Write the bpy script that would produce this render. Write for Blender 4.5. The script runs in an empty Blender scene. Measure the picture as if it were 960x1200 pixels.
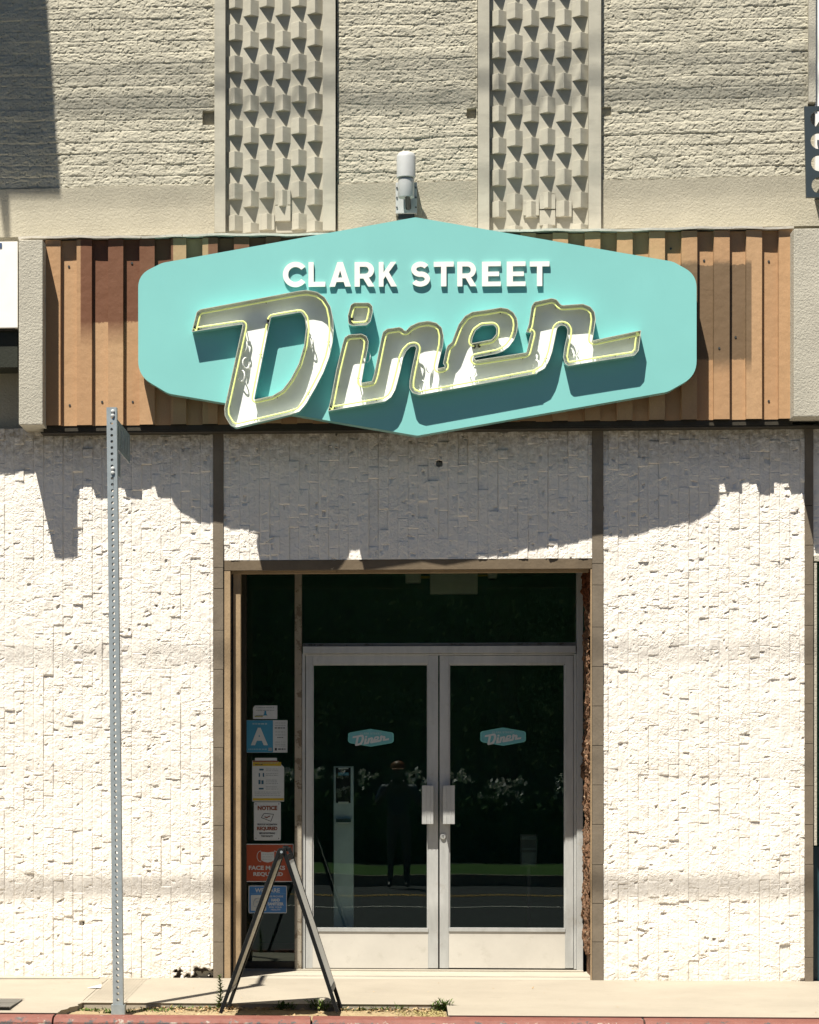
import bpy, bmesh, math, random
import numpy as np
from mathutils import Vector, Matrix
from mathutils.geometry import tessellate_polygon

R = math.radians
rnd = random.Random(7)
S = bpy.context.scene
COL = S.collection

# ------------------------------------------------------------------ camera
D, F, ZC = 18.0, 3186.0, 1.277            # metres to the facade, focal length in photo pixels, camera height
YAW = 0.071                               # tangent of the small turn to the left
TH = math.atan(YAW)
PX0, PY0 = 467.0 - F * YAW, 912.0         # principal point in photo pixels
cam = bpy.data.cameras.new('camera')
cam.sensor_fit = 'HORIZONTAL'; cam.sensor_width = 36.0
cam.lens = 36.0 * F / 960.0
cam.shift_x = (480 - PX0) / 960.0
cam.shift_y = (PY0 - 600) / 960.0
cam.clip_start = 0.1; cam.clip_end = 2000
camo = bpy.data.objects.new('camera', cam); COL.objects.link(camo)
camo.location = (0, -D, ZC); camo.rotation_euler = (R(90), 0, TH)
S.camera = camo

# ------------------------------------------------------------------ light
SUN = Vector((0.53, 1.0, -2.34)).normalized()      # the way the light travels
w = bpy.data.worlds.new('World'); S.world = w; w.use_nodes = True
nt = w.node_tree; bg = nt.nodes['Background']
sky = nt.nodes.new('ShaderNodeTexSky'); sky.sky_type = 'NISHITA'; sky.sun_disc = False
sky.sun_elevation = math.asin(-SUN.z)
sky.sun_rotation = math.atan2(-SUN.x, -SUN.y) % (2 * math.pi)
sky.air_density = 0.35; sky.dust_density = 0.05; sky.ozone_density = 1.6
nt.links.new(sky.outputs[0], bg.inputs[0]); bg.inputs[1].default_value = 0.05
sl = bpy.data.lights.new('sun', 'SUN'); sl.energy = 5.0; sl.angle = R(0.52); sl.color = (1.0, 0.945, 0.85)
so = bpy.data.objects.new('sun', sl); COL.objects.link(so)
so.rotation_euler = SUN.to_track_quat('-Z', 'Y').to_euler()
so.location = (-4, -10, 20)
vs = S.view_settings
vs.view_transform = 'Standard'; vs.look = 'None'; vs.gamma = 1.0; vs.use_curve_mapping = False
vs.exposure = 1.12

# ------------------------------------------------------------------ where a photo point lies on a plane of known depth
CT, ST = math.cos(TH), math.sin(TH)
def ray(px, py):
    u, v = (px - PX0) / F, (PY0 - py) / F
    return Vector((CT * u - ST, ST * u + CT, v))
def W(px, py, y=0.0):
    d = ray(px, py); t = (y + D) / d.y
    return Vector((d.x * t, y, ZC + d.z * t))
def WX(px, y=0.0): return W(px, PY0, y).x
def WZ(py, y=0.0, px=480): return W(px, py, y).z

# ------------------------------------------------------------------ object helpers
def tag(o, label=None, cat=None, group=None, kind=None):
    if label: o['label'] = label
    if cat: o['category'] = cat
    if group: o['group'] = group
    if kind: o['kind'] = kind
    return o
def empty(name, loc=(0, 0, 0), label=None, cat=None, group=None):
    o = bpy.data.objects.new(name, None); COL.objects.link(o); o.location = loc
    o.empty_display_size = 0.1
    return tag(o, label, cat, group)

class MB:
    """collects shapes for ONE mesh object (world coordinates)"""
    def __init__(self): self.v, self.f, self.m = [], [], []
    def add(self, vs, fs, mi=0):
        b = len(self.v); self.v += [tuple(p) for p in vs]
        for f in fs: self.f.append(tuple(b + i for i in f)); self.m.append(mi)
    def box(self, x0, x1, y0, y1, z0, z1, mi=0):
        x0, x1 = min(x0, x1), max(x0, x1); y0, y1 = min(y0, y1), max(y0, y1); z0, z1 = min(z0, z1), max(z0, z1)
        self.add([(x0,y0,z0),(x1,y0,z0),(x1,y1,z0),(x0,y1,z0),(x0,y0,z1),(x1,y0,z1),(x1,y1,z1),(x0,y1,z1)],
                 [(0,3,2,1),(4,5,6,7),(0,1,5,4),(1,2,6,5),(2,3,7,6),(3,0,4,7)], mi)
    def pbox(self, px0, px1, py0, py1, yf, yb, mi=0):
        pc = (px0 + px1) / 2
        self.box(WX(px0, yf), WX(px1, yf), yf, yb, WZ(py1, yf, pc), WZ(py0, yf, pc), mi)
    def obox(self, c, sx, sy, sz, rot, mi=0):
        m = rot.to_matrix() if hasattr(rot, 'to_matrix') else rot
        P = [Vector(c) + m @ Vector((i*sx/2, j*sy/2, k*sz/2)) for k in (-1,1) for (i,j) in ((-1,-1),(1,-1),(1,1),(-1,1))]
        self.add(P, [(0,3,2,1),(4,5,6,7),(0,1,5,4),(1,2,6,5),(2,3,7,6),(3,0,4,7)], mi)
    def bar(self, a, b, wx, wy, side=Vector((0,1,0)), mi=0):
        a, b = Vector(a), Vector(b); d = (b - a).normalized(); s = (side - d * side.dot(d)).normalized(); n = d.cross(s)
        P = []
        for p in (a, b):
            for (i, j) in ((-1,-1),(1,-1),(1,1),(-1,1)): P.append(p + n * i * wx/2 + s * j * wy/2)
        self.add(P, [(0,3,2,1),(4,5,6,7),(0,1,5,4),(1,2,6,5),(2,3,7,6),(3,0,4,7)], mi)
    def cyl(self, a, b, r0, r1=None, n=16, mi=0):
        r1 = r0 if r1 is None else r1
        a, b = Vector(a), Vector(b); d = (b - a).normalized()
        s = d.orthogonal().normalized(); t = d.cross(s)
        P = [p + (s*math.cos(2*math.pi*i/n) + t*math.sin(2*math.pi*i/n))*r for p, r in ((a,r0),(b,r1)) for i in range(n)]
        F_ = [(i, (i+1)%n, n+(i+1)%n, n+i) for i in range(n)] + [tuple(range(n-1,-1,-1)), tuple(range(n,2*n))]
        self.add(P, F_, mi)
    def lathe(self, c, prof, axis=Vector((0,0,1)), n=20, mi=0):
        s = axis.orthogonal().normalized(); t = axis.cross(s); P = []
        for (r, h) in prof:
            for i in range(n):
                a = 2*math.pi*i/n; P.append(Vector(c) + axis*h + (s*math.cos(a)+t*math.sin(a))*r)
        F_ = [(k*n+i, k*n+(i+1)%n, (k+1)*n+(i+1)%n, (k+1)*n+i) for k in range(len(prof)-1) for i in range(n)]
        F_ += [tuple(range(n-1,-1,-1)), tuple((len(prof)-1)*n+i for i in range(n))]
        self.add(P, F_, mi)
    def tube(self, pts, r, n=8, closed=False, mi=0):
        pts = [Vector(p) for p in pts]; N = len(pts); P = []
        for i, p in enumerate(pts):
            q0 = pts[i-1] if (closed or i > 0) else p
            q1 = pts[(i+1) % N] if (closed or i < N-1) else p
            d = (q1 - q0).normalized(); s = d.cross(Vector((0,1,0)))
            if s.length < 1e-4: s = d.orthogonal()
            s.normalize(); t = d.cross(s)
            for k in range(n):
                a = 2*math.pi*k/n; P.append(p + (s*math.cos(a) + t*math.sin(a))*r)
        F_ = []
        for i in range(N if closed else N-1):
            j = (i+1) % N
            F_ += [(i*n+k, i*n+(k+1)%n, j*n+(k+1)%n, j*n+k) for k in range(n)]
        if not closed: F_ += [tuple(range(n-1,-1,-1)), tuple((N-1)*n+k for k in range(n))]
        self.add(P, F_, mi)
    def flat(self, loops, y, mi=0):
        """polygon with holes; loops are lists of (x, z)"""
        L = [[Vector((p[0], p[1], 0)) for p in l] for l in loops]
        allp = [(p.x, y, p.y) for l in L for p in l]
        self.add(allp, [tuple(t) for t in tessellate_polygon(L)], mi)
    def prism(self, loops, yf, yb, mi=0, mside=None):
        self.flat(loops, yf, mi); self.flat(loops, yb, mi)
        for l in loops:
            n = len(l)
            P = [(p[0], yf, p[1]) for p in l] + [(p[0], yb, p[1]) for p in l]
            self.add(P, [(i, (i+1)%n, n+(i+1)%n, n+i) for i in range(n)], mi if mside is None else mside)
    def build(self, name, mats, parent=None, bevel=0.0, smooth=False, label=None):
        me = bpy.data.meshes.new(name); me.from_pydata(self.v, [], self.f)
        if not isinstance(mats, (list, tuple)): mats = [mats]
        for m in mats: me.materials.append(m)
        me.polygons.foreach_set('material_index', self.m)
        bm = bmesh.new(); bm.from_mesh(me)
        if bevel:
            es = [e for e in bm.edges if len(e.link_faces) == 2 and e.calc_face_angle(0) > 0.6]
            bmesh.ops.bevel(bm, geom=es, offset=bevel, segments=2, affect='EDGES', profile=0.6, clamp_overlap=True)
        bmesh.ops.recalc_face_normals(bm, faces=bm.faces)
        bm.to_mesh(me); bm.free()
        o = bpy.data.objects.new(name, me); COL.objects.link(o)
        if smooth:
            me.polygons.foreach_set('use_smooth', [True]*len(me.polygons))
            try: me.set_sharp_from_angle(angle=R(40))
            except Exception: pass
        put(o, parent)
        if label: o['label'] = label
        return o
def put(o, parent):
    if parent is not None:
        o.parent = parent
        off = parent.location if parent.parent is None else Vector((0, 0, 0))
        o.matrix_parent_inverse = Matrix.Translation(-off)
    return o
def thing_mesh(o, label, cat, group=None, kind=None): return tag(o, label, cat, group, kind)

# ------------------------------------------------------------------ materials
class Nodes:
    def __init__(self, name):
        self.mat = bpy.data.materials.new(name); self.mat.use_nodes = True
        self.t = self.mat.node_tree; self.b = self.t.nodes['Principled BSDF']
        self.co = self.t.nodes.new('ShaderNodeTexCoord').outputs['Object']
    def n(self, kind, **kw):
        x = self.t.nodes.new(kind)
        for k, v in kw.items(): setattr(x, k, v)
        return x
    def set(self, sock, v):
        if hasattr(v, 'links') or hasattr(v, 'is_output'): self.t.links.new(v, sock)
        else: sock.default_value = v
    def math(self, op, a, b=0.0, c=0.0, clamp=False):
        x = self.n('ShaderNodeMath', operation=op, use_clamp=clamp)
        self.set(x.inputs[0], a); self.set(x.inputs[1], b); self.set(x.inputs[2], c); return x.outputs[0]
    def noise(self, scale, detail=6, rough=0.6, vec=None, sx=None):
        v = vec or self.co
        if sx:
            mp = self.n('ShaderNodeMapping'); self.set(mp.inputs['Vector'], v); mp.inputs['Scale'].default_value = sx; v = mp.outputs[0]
        x = self.n('ShaderNodeTexNoise'); self.set(x.inputs['Vector'], v)
        x.inputs['Scale'].default_value = scale; x.inputs['Detail'].default_value = detail; x.inputs['Roughness'].default_value = rough
        return x.outputs['Fac']
    def ramp(self, f, lo, hi):
        x = self.n('ShaderNodeMapRange'); x.clamp = True
        self.set(x.inputs[0], f); x.inputs[1].default_value = lo; x.inputs[2].default_value = hi; return x.outputs[0]
    def mix(self, f, a, b, mode='MIX'):
        x = self.n('ShaderNodeMix', data_type='RGBA', blend_type=mode)
        self.set(x.inputs[0], f)
        for s, v in ((x.inputs[6], a), (x.inputs[7], b)):
            self.set(s, (*v, 1) if isinstance(v, tuple) and len(v) == 3 else v)
        return x.outputs[2]
    def sep(self):
        x = self.n('ShaderNodeSeparateXYZ'); self.set(x.inputs[0], self.co); return x.outputs
    def col(self, c): self.set(self.b.inputs['Base Color'], (*c, 1) if isinstance(c, tuple) and len(c) == 3 else c)
    def bump(self, h, dist, strength=1.0):
        x = self.n('ShaderNodeBump'); x.inputs['Distance'].default_value = dist; x.inputs['Strength'].default_value = strength
        self.set(x.inputs['Height'], h); self.set(self.b.inputs['Normal'], x.outputs[0])
    def rm(self, rough, metal=0.0, spec=None):
        self.set(self.b.inputs['Roughness'], rough); self.b.inputs['Metallic'].default_value = metal
        if spec is not None: self.b.inputs['Specular IOR Level'].default_value = spec
        return self

def paint(name, c, rough=0.5, var=0.12, scale=6.0, metal=0.0, bump=0.0, bscale=200, dirt=None, spec=None):
    k = Nodes(name)
    f = k.ramp(k.noise(scale, 8, 0.65), 0.3, 0.7)
    lo = tuple(x * (1 - var) for x in c); hi = tuple(min(1, x * (1 + var)) for x in c)
    cc = k.mix(f, lo, hi)
    if dirt:
        d = k.ramp(k.noise(scale * 3.1, 10, 0.7), 0.56, 0.72)
        cc = k.mix(d, cc, dirt)
    k.col(cc); k.rm(rough, metal, spec)
    if bump: k.bump(k.noise(bscale, 4, 0.6), bump)
    return k.mat

def stone_mat():
    k = Nodes('white_painted_stone')
    f = k.ramp(k.noise(9, 8, 0.65), 0.3, 0.75)
    c = k.mix(f, (0.70, 0.655, 0.585), (0.78, 0.735, 0.66))
    g = k.ramp(k.noise(2.2, 10, 0.72), 0.58, 0.78)
    c = k.mix(k.math('MULTIPLY', g, 0.35), c, (0.42, 0.36, 0.27))
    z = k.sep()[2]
    foot = k.math('MULTIPLY', k.ramp(z, 0.22, -0.05), k.ramp(k.noise(14, 6, 0.7), 0.4, 0.7))
    c = k.mix(k.math('MULTIPLY', foot, 0.5), c, (0.33, 0.28, 0.2))
    # patchy brown right under the canopy, the soffit's warm bounce put into the colour
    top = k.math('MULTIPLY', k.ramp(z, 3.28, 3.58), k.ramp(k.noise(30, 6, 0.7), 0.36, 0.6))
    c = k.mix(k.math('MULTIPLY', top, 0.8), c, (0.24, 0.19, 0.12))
    ch = k.ramp(k.noise(55, 4, 0.5), 0.72, 0.76)
    c = k.mix(k.math('MULTIPLY', ch, 0.6), c, (0.3, 0.25, 0.18))
    c = k.mix(k.ramp(k.sep()[1], 0.010, 0.018), c, (0.045, 0.036, 0.026))      # dark brown where the relief drops deep, as at a missing stone
    k.col(c); k.rm(0.75, 0, 0.25); k.bump(k.noise(260, 5, 0.6), 0.0016)
    return k.mat
def brick_mat(name='painted_brick', c=(0.40, 0.375, 0.295), bump=0.0022):
    k = Nodes(name)
    f = k.ramp(k.noise(5, 9, 0.68), 0.3, 0.72)
    cc = k.mix(f, tuple(x*0.86 for x in c), tuple(x*1.12 for x in c))
    st = k.ramp(k.noise(3.0, 8, 0.7, sx=(1.0, 1.0, 5.0)), 0.52, 0.75)
    cc = k.mix(k.math('MULTIPLY', st, 0.55), cc, (0.24, 0.23, 0.19))
    dr = k.ramp(k.noise(4.5, 8, 0.7, sx=(5.0, 1.0, 0.5)), 0.6, 0.8)
    cc = k.mix(k.math('MULTIPLY', dr, 0.35), cc, (0.5, 0.46, 0.37))
    k.col(cc); k.rm(0.85, 0, 0.2); k.bump(k.noise(170, 6, 0.65), bump)
    return k.mat
def stucco_mat(name, c, bump=0.006, scale=75):
    k = Nodes(name)
    f = k.ramp(k.noise(4, 9, 0.68), 0.3, 0.72)
    cc = k.mix(f, tuple(x*0.9 for x in c), tuple(x*1.08 for x in c))
    st = k.ramp(k.noise(2.4, 9, 0.72), 0.58, 0.8)
    cc = k.mix(k.math('MULTIPLY', st, 0.4), cc, tuple(x*0.6 for x in c))
    k.col(cc); k.rm(0.88, 0, 0.15); k.bump(k.noise(scale, 7, 0.62), bump)
    return k.mat

def fascia_mat():
    k = Nodes('weathered_tan_metal')
    xo = k.sep(); x, z = xo[0], xo[2]
    P0, PITCH = WX(71, -.205), (WX(893.4, -.205) - WX(71, -.205)) / 22
    cell = k.math('FLOOR', k.math('DIVIDE', k.math('SUBTRACT', x, P0), PITCH / 2))
    wn = k.n('ShaderNodeTexWhiteNoise', noise_dimensions='1D'); k.set(wn.inputs['W'], cell)
    cellv = wn.outputs['Value']
    base = k.mix(cellv, (0.38, 0.22, 0.11), (0.46, 0.29, 0.155))
    f = k.ramp(k.noise(3.0, 9, 0.7, sx=(6, 1, 0.6)), 0.3, 0.75)
    base = k.mix(k.math('MULTIPLY', f, 0.45), base, (0.34, 0.22, 0.12))
    fine = k.ramp(k.noise(120, 4, 0.6), 0.3, 0.7)
    base = k.mix(k.math('MULTIPLY', fine, 0.25), base, (0.22, 0.12, 0.06))
    odd = k.math('MODULO', k.math('ADD', cell, 40.0), 2.0)          # every other flat was masked differently
    rag = k.math('MULTIPLY', k.math('SUBTRACT', k.noise(40, 6, 0.7), 0.5), 0.05)
    def patch(c, pxa, pxb, pya, pyb, soft, colr, amt):
        xa, xb = WX(pxa, -.205), WX(pxb, -.205); za, zb = WZ(pya, -.205, (pxa+pxb)/2), WZ(pyb, -.205, (pxa+pxb)/2)
        inx = k.math('MULTIPLY', k.ramp(x, xa-.003, xa+.003), k.ramp(x, xb+.003, xb-.003))
        sf = k.math('ADD', k.math('MULTIPLY', odd, soft), 0.006)     # soft overspray on one set of flats, a clean edge on the other
        zz = k.math('ADD', z, rag)
        lo = k.math('DIVIDE', k.math('SUBTRACT', zz, k.math('SUBTRACT', zb, sf)), k.math('ADD', sf, 0.004), clamp=True)
        hi = k.math('DIVIDE', k.math('SUBTRACT', k.math('ADD', za, k.math('MULTIPLY', sf, .3)), zz), k.math('ADD', k.math('MULTIPLY', sf, .3), 0.004), clamp=True)
        m = k.math('MULTIPLY', k.math('MULTIPLY', inx, k.math('MULTIPLY', lo, hi)), amt)
        return k.mix(m, c, colr)
    base = patch(base, 94.5, 203, 260, 376, 0.16, (0.115, 0.042, 0.02), 0.92)
    base = patch(base, 203, 244, 260, 500, 0.02, (0.30, 0.22, 0.12), 0.6)
    base = patch(base, 244, 420, 260, 376, 0.16, (0.12, 0.05, 0.025), 0.9)
    base = patch(base, 640, 800, 260, 420, 0.1, (0.40, 0.25, 0.12), 0.4)
    base = patch(base, 798, 881, 309, 420, 0.10, (0.11, 0.075, 0.042), 0.85)
    scr = k.ramp(k.noise(22, 8, 0.75, sx=(1, 1, 0.3)), 0.66, 0.72)
    base = k.mix(k.math('MULTIPLY', scr, 0.3), base, (0.45, 0.38, 0.3))
    k.col(base); k.rm(0.62, 0, 0.3); k.bump(k.noise(14, 4, 0.5), 0.004)
    return k.mat

def glass_mat(name, tint, refl=1.0):
    k = Nodes(name); t = k.t; t.nodes.remove(k.b)
    tr = k.n('ShaderNodeBsdfTransparent'); tr.inputs[0].default_value = (*tint, 1)
    gl = k.n('ShaderNodeBsdfGlossy'); gl.inputs['Roughness'].default_value = 0.004; gl.inputs['Color'].default_value = (0.86*refl, 0.95*refl, 0.92*refl, 1)
    fr = k.n('ShaderNodeFresnel'); fr.inputs[0].default_value = 1.5
    bp = k.n('ShaderNodeBump'); bp.inputs['Distance'].default_value = 0.0008; k.set(bp.inputs['Height'], k.noise(1.3, 1, 0.4)); k.set(gl.inputs['Normal'], bp.outputs[0])
    mx = k.n('ShaderNodeMixShader'); k.set(mx.inputs[0], fr.outputs[0]); k.set(mx.inputs[1], tr.outputs[0]); k.set(mx.inputs[2], gl.outputs[0])
    k.set(t.nodes['Material Output'].inputs['Surface'], mx.outputs[0])
    return k.mat
def alu_mat():
    k = Nodes('old_aluminium')
    f = k.ramp(k.noise(5, 8, 0.7, sx=(3, 1, 0.7)), 0.3, 0.75)
    c = k.mix(f, (0.37, 0.375, 0.36), (0.48, 0.485, 0.465))
    d = k.ramp(k.noise(8, 9, 0.75), 0.56, 0.75)
    c = k.mix(k.math('MULTIPLY', d, 0.5), c, (0.25, 0.21, 0.15))
    k.col(c); k.rm(k.math('ADD', k.math('MULTIPLY', f, 0.2), 0.38), 0.25); k.bump(k.noise(90, 4, 0.6), 0.0006)
    return k.mat
def brown_mat(name, c, peel=None, scale=22, thr=0.6):
    k = Nodes(name)
    f = k.ramp(k.noise(6, 8, 0.7), 0.3, 0.72)
    cc = k.mix(f, tuple(x*0.8 for x in c), tuple(x*1.2 for x in c))
    if peel:
        m = k.ramp(k.noise(scale, 10, 0.72), thr, thr + 0.02); cc = k.mix(m, cc, peel)
    k.col(cc); k.rm(0.6, 0, 0.3); k.bump(k.noise(60, 6, 0.65), 0.002)
    return k.mat
def concrete_mat(name, c, speck=0.5):
    k = Nodes(name)
    f = k.ramp(k.noise(1.7, 9, 0.68), 0.3, 0.72)
    cc = k.mix(f, tuple(x*0.88 for x in c), tuple(x*1.1 for x in c))
    g = k.ramp(k.noise(160, 3, 0.6), 0.35, 0.75)
    cc = k.mix(k.math('MULTIPLY', g, 0.22), cc, tuple(x*0.6 for x in c))
    s = k.ramp(k.noise(7, 10, 0.75), 0.6, 0.74)
    cc = k.mix(k.math('MULTIPLY', s, speck), cc, tuple(x*0.55 for x in c))
    sp = k.ramp(k.noise(46, 2, 0.5), 0.76, 0.79)
    cc = k.mix(k.math('MULTIPLY', sp, 0.7), cc, (0.06, 0.05, 0.04))
    k.col(cc); k.rm(0.85, 0, 0.2); k.bump(k.noise(130, 6, 0.65), 0.002)
    return k.mat
def kerb_mat():
    k = Nodes('red_kerb_paint')
    f = k.ramp(k.noise(12, 8, 0.7), 0.3, 0.7)
    c = k.mix(f, (0.14, 0.043, 0.03), (0.185, 0.065, 0.045))
    z = k.sep()[2]
    wear = k.math('ADD', k.noise(16, 10, 0.75), k.math('MULTIPLY', k.ramp(z, -0.108, -0.15), 0.16))
    m = k.ramp(wear, 0.60, 0.63)
    c = k.mix(m, c, k.mix(k.ramp(k.noise(9, 4, 0.5), 0.52, 0.6), (0.05, 0.045, 0.045), (0.26, 0.22, 0.18)))
    k.col(c); k.rm(0.7); k.bump(k.noise(40, 8, 0.7), 0.005)
    return k.mat
def dirt_mat():
    k = Nodes('dry_dirt')
    f = k.ramp(k.noise(9, 10, 0.7), 0.3, 0.7)
    c = k.mix(f, (0.25, 0.19, 0.105), (0.35, 0.275, 0.165))
    g = k.ramp(k.noise(110, 3, 0.6), 0.55, 0.75); c = k.mix(k.math('MULTIPLY', g, .6), c, (0.12, 0.085, 0.045))
    k.col(c); k.rm(0.95, 0, 0.1); k.bump(k.noise(60, 8, 0.7), 0.01)
    return k.mat
def eroded_mat():
    k = Nodes('crumbling_jamb')
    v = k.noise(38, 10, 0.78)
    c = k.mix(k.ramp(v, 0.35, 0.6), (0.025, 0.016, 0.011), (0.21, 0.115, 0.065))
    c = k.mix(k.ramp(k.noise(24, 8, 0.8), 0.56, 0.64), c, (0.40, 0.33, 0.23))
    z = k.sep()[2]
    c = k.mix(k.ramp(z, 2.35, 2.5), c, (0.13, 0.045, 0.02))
    k.col(c); k.rm(0.9, 0, 0.15); k.bump(k.noise(120, 8, 0.75), 0.006)
    return k.mat
def leaf_mat(name, a, b):
    k = Nodes(name)
    k.col(k.mix(k.ramp(k.noise(40 if 'weed' in name else 2.0, 4, 0.6), 0.35, 0.65), a, b)); k.rm(0.85, 0, 0.1)
    return k.mat
def teal_mat(name, c, rough=0.42, coat=0.0):
    k = Nodes(name)
    f = k.ramp(k.noise(1.6, 6, 0.6), 0.3, 0.7)
    cc = k.mix(f, tuple(x*0.96 for x in c), tuple(x*1.04 for x in c))
    d = k.ramp(k.noise(5, 9, 0.75, sx=(3, 1, 0.6)), 0.6, 0.8)
    cc = k.mix(k.math('MULTIPLY', d, 0.22), cc, tuple(x*0.75 for x in c))
    k.col(cc); k.rm(rough, 0, 0.5); k.bump(k.noise(420, 3, 0.5), 0.00025)
    k.b.inputs['Coat Weight'].default_value = coat; k.b.inputs['Coat Roughness'].default_value = 0.25
    return k.mat

M = {}
M['stone'] = stone_mat(); M['brick'] = brick_mat()
M['band'] = stucco_mat('beige_stucco', (0.385, 0.355, 0.275))
M['cap'] = stucco_mat('grey_stucco', (0.41, 0.385, 0.315), 0.007, 85)
M['screen'] = brick_mat('painted_block', (0.40, 0.38, 0.31), 0.0012)
M['fascia'] = fascia_mat()
M['fdark'] = brown_mat('dark_soffit_paint', (0.035, 0.03, 0.02))
M['flash'] = brown_mat('white_flashing', (0.62, 0.58, 0.50), (0.2, 0.12, 0.07), 26, 0.62)
M['tile'] = brown_mat('brown_pier_tile', (0.155, 0.127, 0.092))
M['tiledark'] = paint('pier_joint', (0.05, 0.04, 0.03), 0.9)
M['frame'] = brown_mat('peeling_brown_paint', (0.13, 0.098, 0.062), (0.36, 0.27, 0.17), 17, 0.66)
M['tan'] = brown_mat('tan_frame_paint', (0.30, 0.215, 0.125), (0.13, 0.1, 0.06), 26, 0.64)
M['alu'] = alu_mat()
M['alu2'] = paint('door_kick_plate', (0.50, 0.475, 0.42), 0.5, 0.08, 3.0, 0.1, dirt=(0.41, 0.385, 0.33))
M['bronze'] = brown_mat('dull_mullion', (0.26, 0.23, 0.18), (0.14, 0.11, 0.075), 14, 0.55)
M['black'] = paint('black_gap', (0.012, 0.014, 0.012), 0.8)
M['glass'] = glass_mat('dark_green_glass', (0.88, 0.94, 0.91))
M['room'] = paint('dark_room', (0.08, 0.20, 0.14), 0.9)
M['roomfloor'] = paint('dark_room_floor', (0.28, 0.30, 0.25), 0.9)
M['eroded'] = eroded_mat()
M['teal'] = teal_mat('turquoise_sign_paint', (0.195, 0.485, 0.455))
M['tealedge'] = teal_mat('turquoise_return', (0.20, 0.495, 0.46), 0.28, 0.6)
M['tin'] = paint('white_letter_inside', (0.80, 0.82, 0.80), 0.4, 0.06, 7); M['tinwall'] = paint('shaded_letter_wall', (0.56, 0.59, 0.54), 0.45, 0.1, 12)  # second one is darker, the shade inside the letters put into its colour
M['rim'] = paint('letter_rim', (0.44, 0.46, 0.39), 0.5, 0.2, 30)
M['white'] = paint('white_letter_face', (0.80, 0.77, 0.71), 0.45, 0.04, 9)
k = Nodes('neon_tube_glass'); k.col((0.66, 0.72, 0.26)); k.rm(0.2)
k.b.inputs['Emission Color'].default_value = (0.80, 0.90, 0.34, 1); k.b.inputs['Emission Strength'].default_value = 0.12
M['neon'] = k.mat
M['rubber'] = paint('black_tube_boot', (0.015, 0.016, 0.014), 0.6)
M['galv'] = paint('galvanised_steel', (0.32, 0.36, 0.37), 0.45, 0.14, 18, 0.35)
M['galvd'] = paint('sign_back_aluminium', (0.16, 0.19, 0.2), 0.5, 0.3, 9, 0.3)
M['blackmetal'] = paint('black_painted_steel', (0.008, 0.009, 0.009), 0.4, 0.2, 20, 0.0, dirt=(0.03, 0.026, 0.02), spec=0.25)
M['board'] = paint('pale_board', (0.62, 0.62, 0.55), 0.6, 0.12, 8)
M['lamp'] = paint('grey_lamp_paint', (0.42, 0.43, 0.42), 0.45, 0.08, 12)
M['lampd'] = paint('dark_lamp_base', (0.03, 0.035, 0.035), 0.5)
M['walk'] = concrete_mat('sidewalk_concrete', (0.305, 0.27, 0.213))
M['sill'] = concrete_mat('sill_concrete', (0.37, 0.335, 0.27), 0.3)
M['grate'] = paint('grate_steel', (.15,.14,.12), .6); M['kerb'] = kerb_mat(); M['dirt'] = dirt_mat()
M['asphalt'] = concrete_mat('asphalt', (0.048, 0.05, 0.05), 0.3)
M['earth'] = concrete_mat('far_ground', (0.06, 0.065, 0.045), 0.3)
M['yellow'] = paint('yellow_road_paint', (0.45, 0.28, 0.05), 0.7); M['wline'] = paint('white_road_paint', (0.6, 0.58, 0.52), 0.7)
M['grass'] = leaf_mat('lawn', (0.03, 0.075, 0.012), (0.06, 0.12, 0.025))
M['hedge'] = leaf_mat('hedge_leaf', (0.02, 0.05, 0.012), (0.045, 0.085, 0.02))
M['tree'] = leaf_mat('tree_leaf', (0.025, 0.05, 0.015), (0.06, 0.09, 0.03)); M['bark'] = brown_mat('bark', (0.1, 0.075, 0.05))
M['petal'] = paint('white_petal', (0.75, 0.72, 0.68), 0.6)
M['weed'] = leaf_mat('weed_leaf', (0.035, 0.075, 0.012), (0.09, 0.13, 0.03))
M['straw'] = leaf_mat('weed_straw', (0.22, 0.19, 0.07), (0.40, 0.33, 0.16))
M['litter'] = leaf_mat('weed_litter', (0.16, 0.09, 0.035), (0.50, 0.38, 0.22))

# ------------------------------------------------------------------ relief surfaces (numpy height fields)
def vnoise(x, z, s, seed):
    rg = np.random.default_rng(seed); T = rg.random((256, 256))
    u, v = x / s, z / s; iu, iv = np.floor(u).astype(int), np.floor(v).astype(int); fu, fv = u - iu, v - iv
    fu = fu*fu*(3-2*fu); fv = fv*fv*(3-2*fv)
    g = lambda a, b: T[a % 256, b % 256]
    return (g(iu,iv)*(1-fu)*(1-fv) + g(iu+1,iv)*fu*(1-fv) + g(iu,iv+1)*(1-fu)*fv + g(iu+1,iv+1)*fu*fv) - 0.5
def facets(x, z, s, seed, tilt, off):
    """broken-rock look: each cell of a jittered grid is its own little tilted plane"""
    rg = np.random.default_rng(seed); N = 256
    jx, jz = rg.random((N, N)), rg.random((N, N)); tx = rg.normal(0, tilt, (N, N)); tz = rg.normal(0, tilt, (N, N)); oo = rg.normal(0, off, (N, N))
    iu, iv = np.floor(x / s).astype(int), np.floor(z / s).astype(int)
    best = np.full(x.shape, 1e9); h = np.zeros(x.shape)
    for a in (-1, 0, 1):
        for b in (-1, 0, 1):
            ci, cj = iu + a, iv + b; m, n = ci % N, cj % N
            fx, fz = (ci + jx[m, n]) * s, (cj + jz[m, n]) * s
            d = (x - fx)**2 + (z - fz)**2; k_ = d < best
            best = np.where(k_, d, best)
            h = np.where(k_, oo[m, n] + tx[m, n]*(x - fx) + tz[m, n]*(z - fz), h)
    return h
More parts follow.
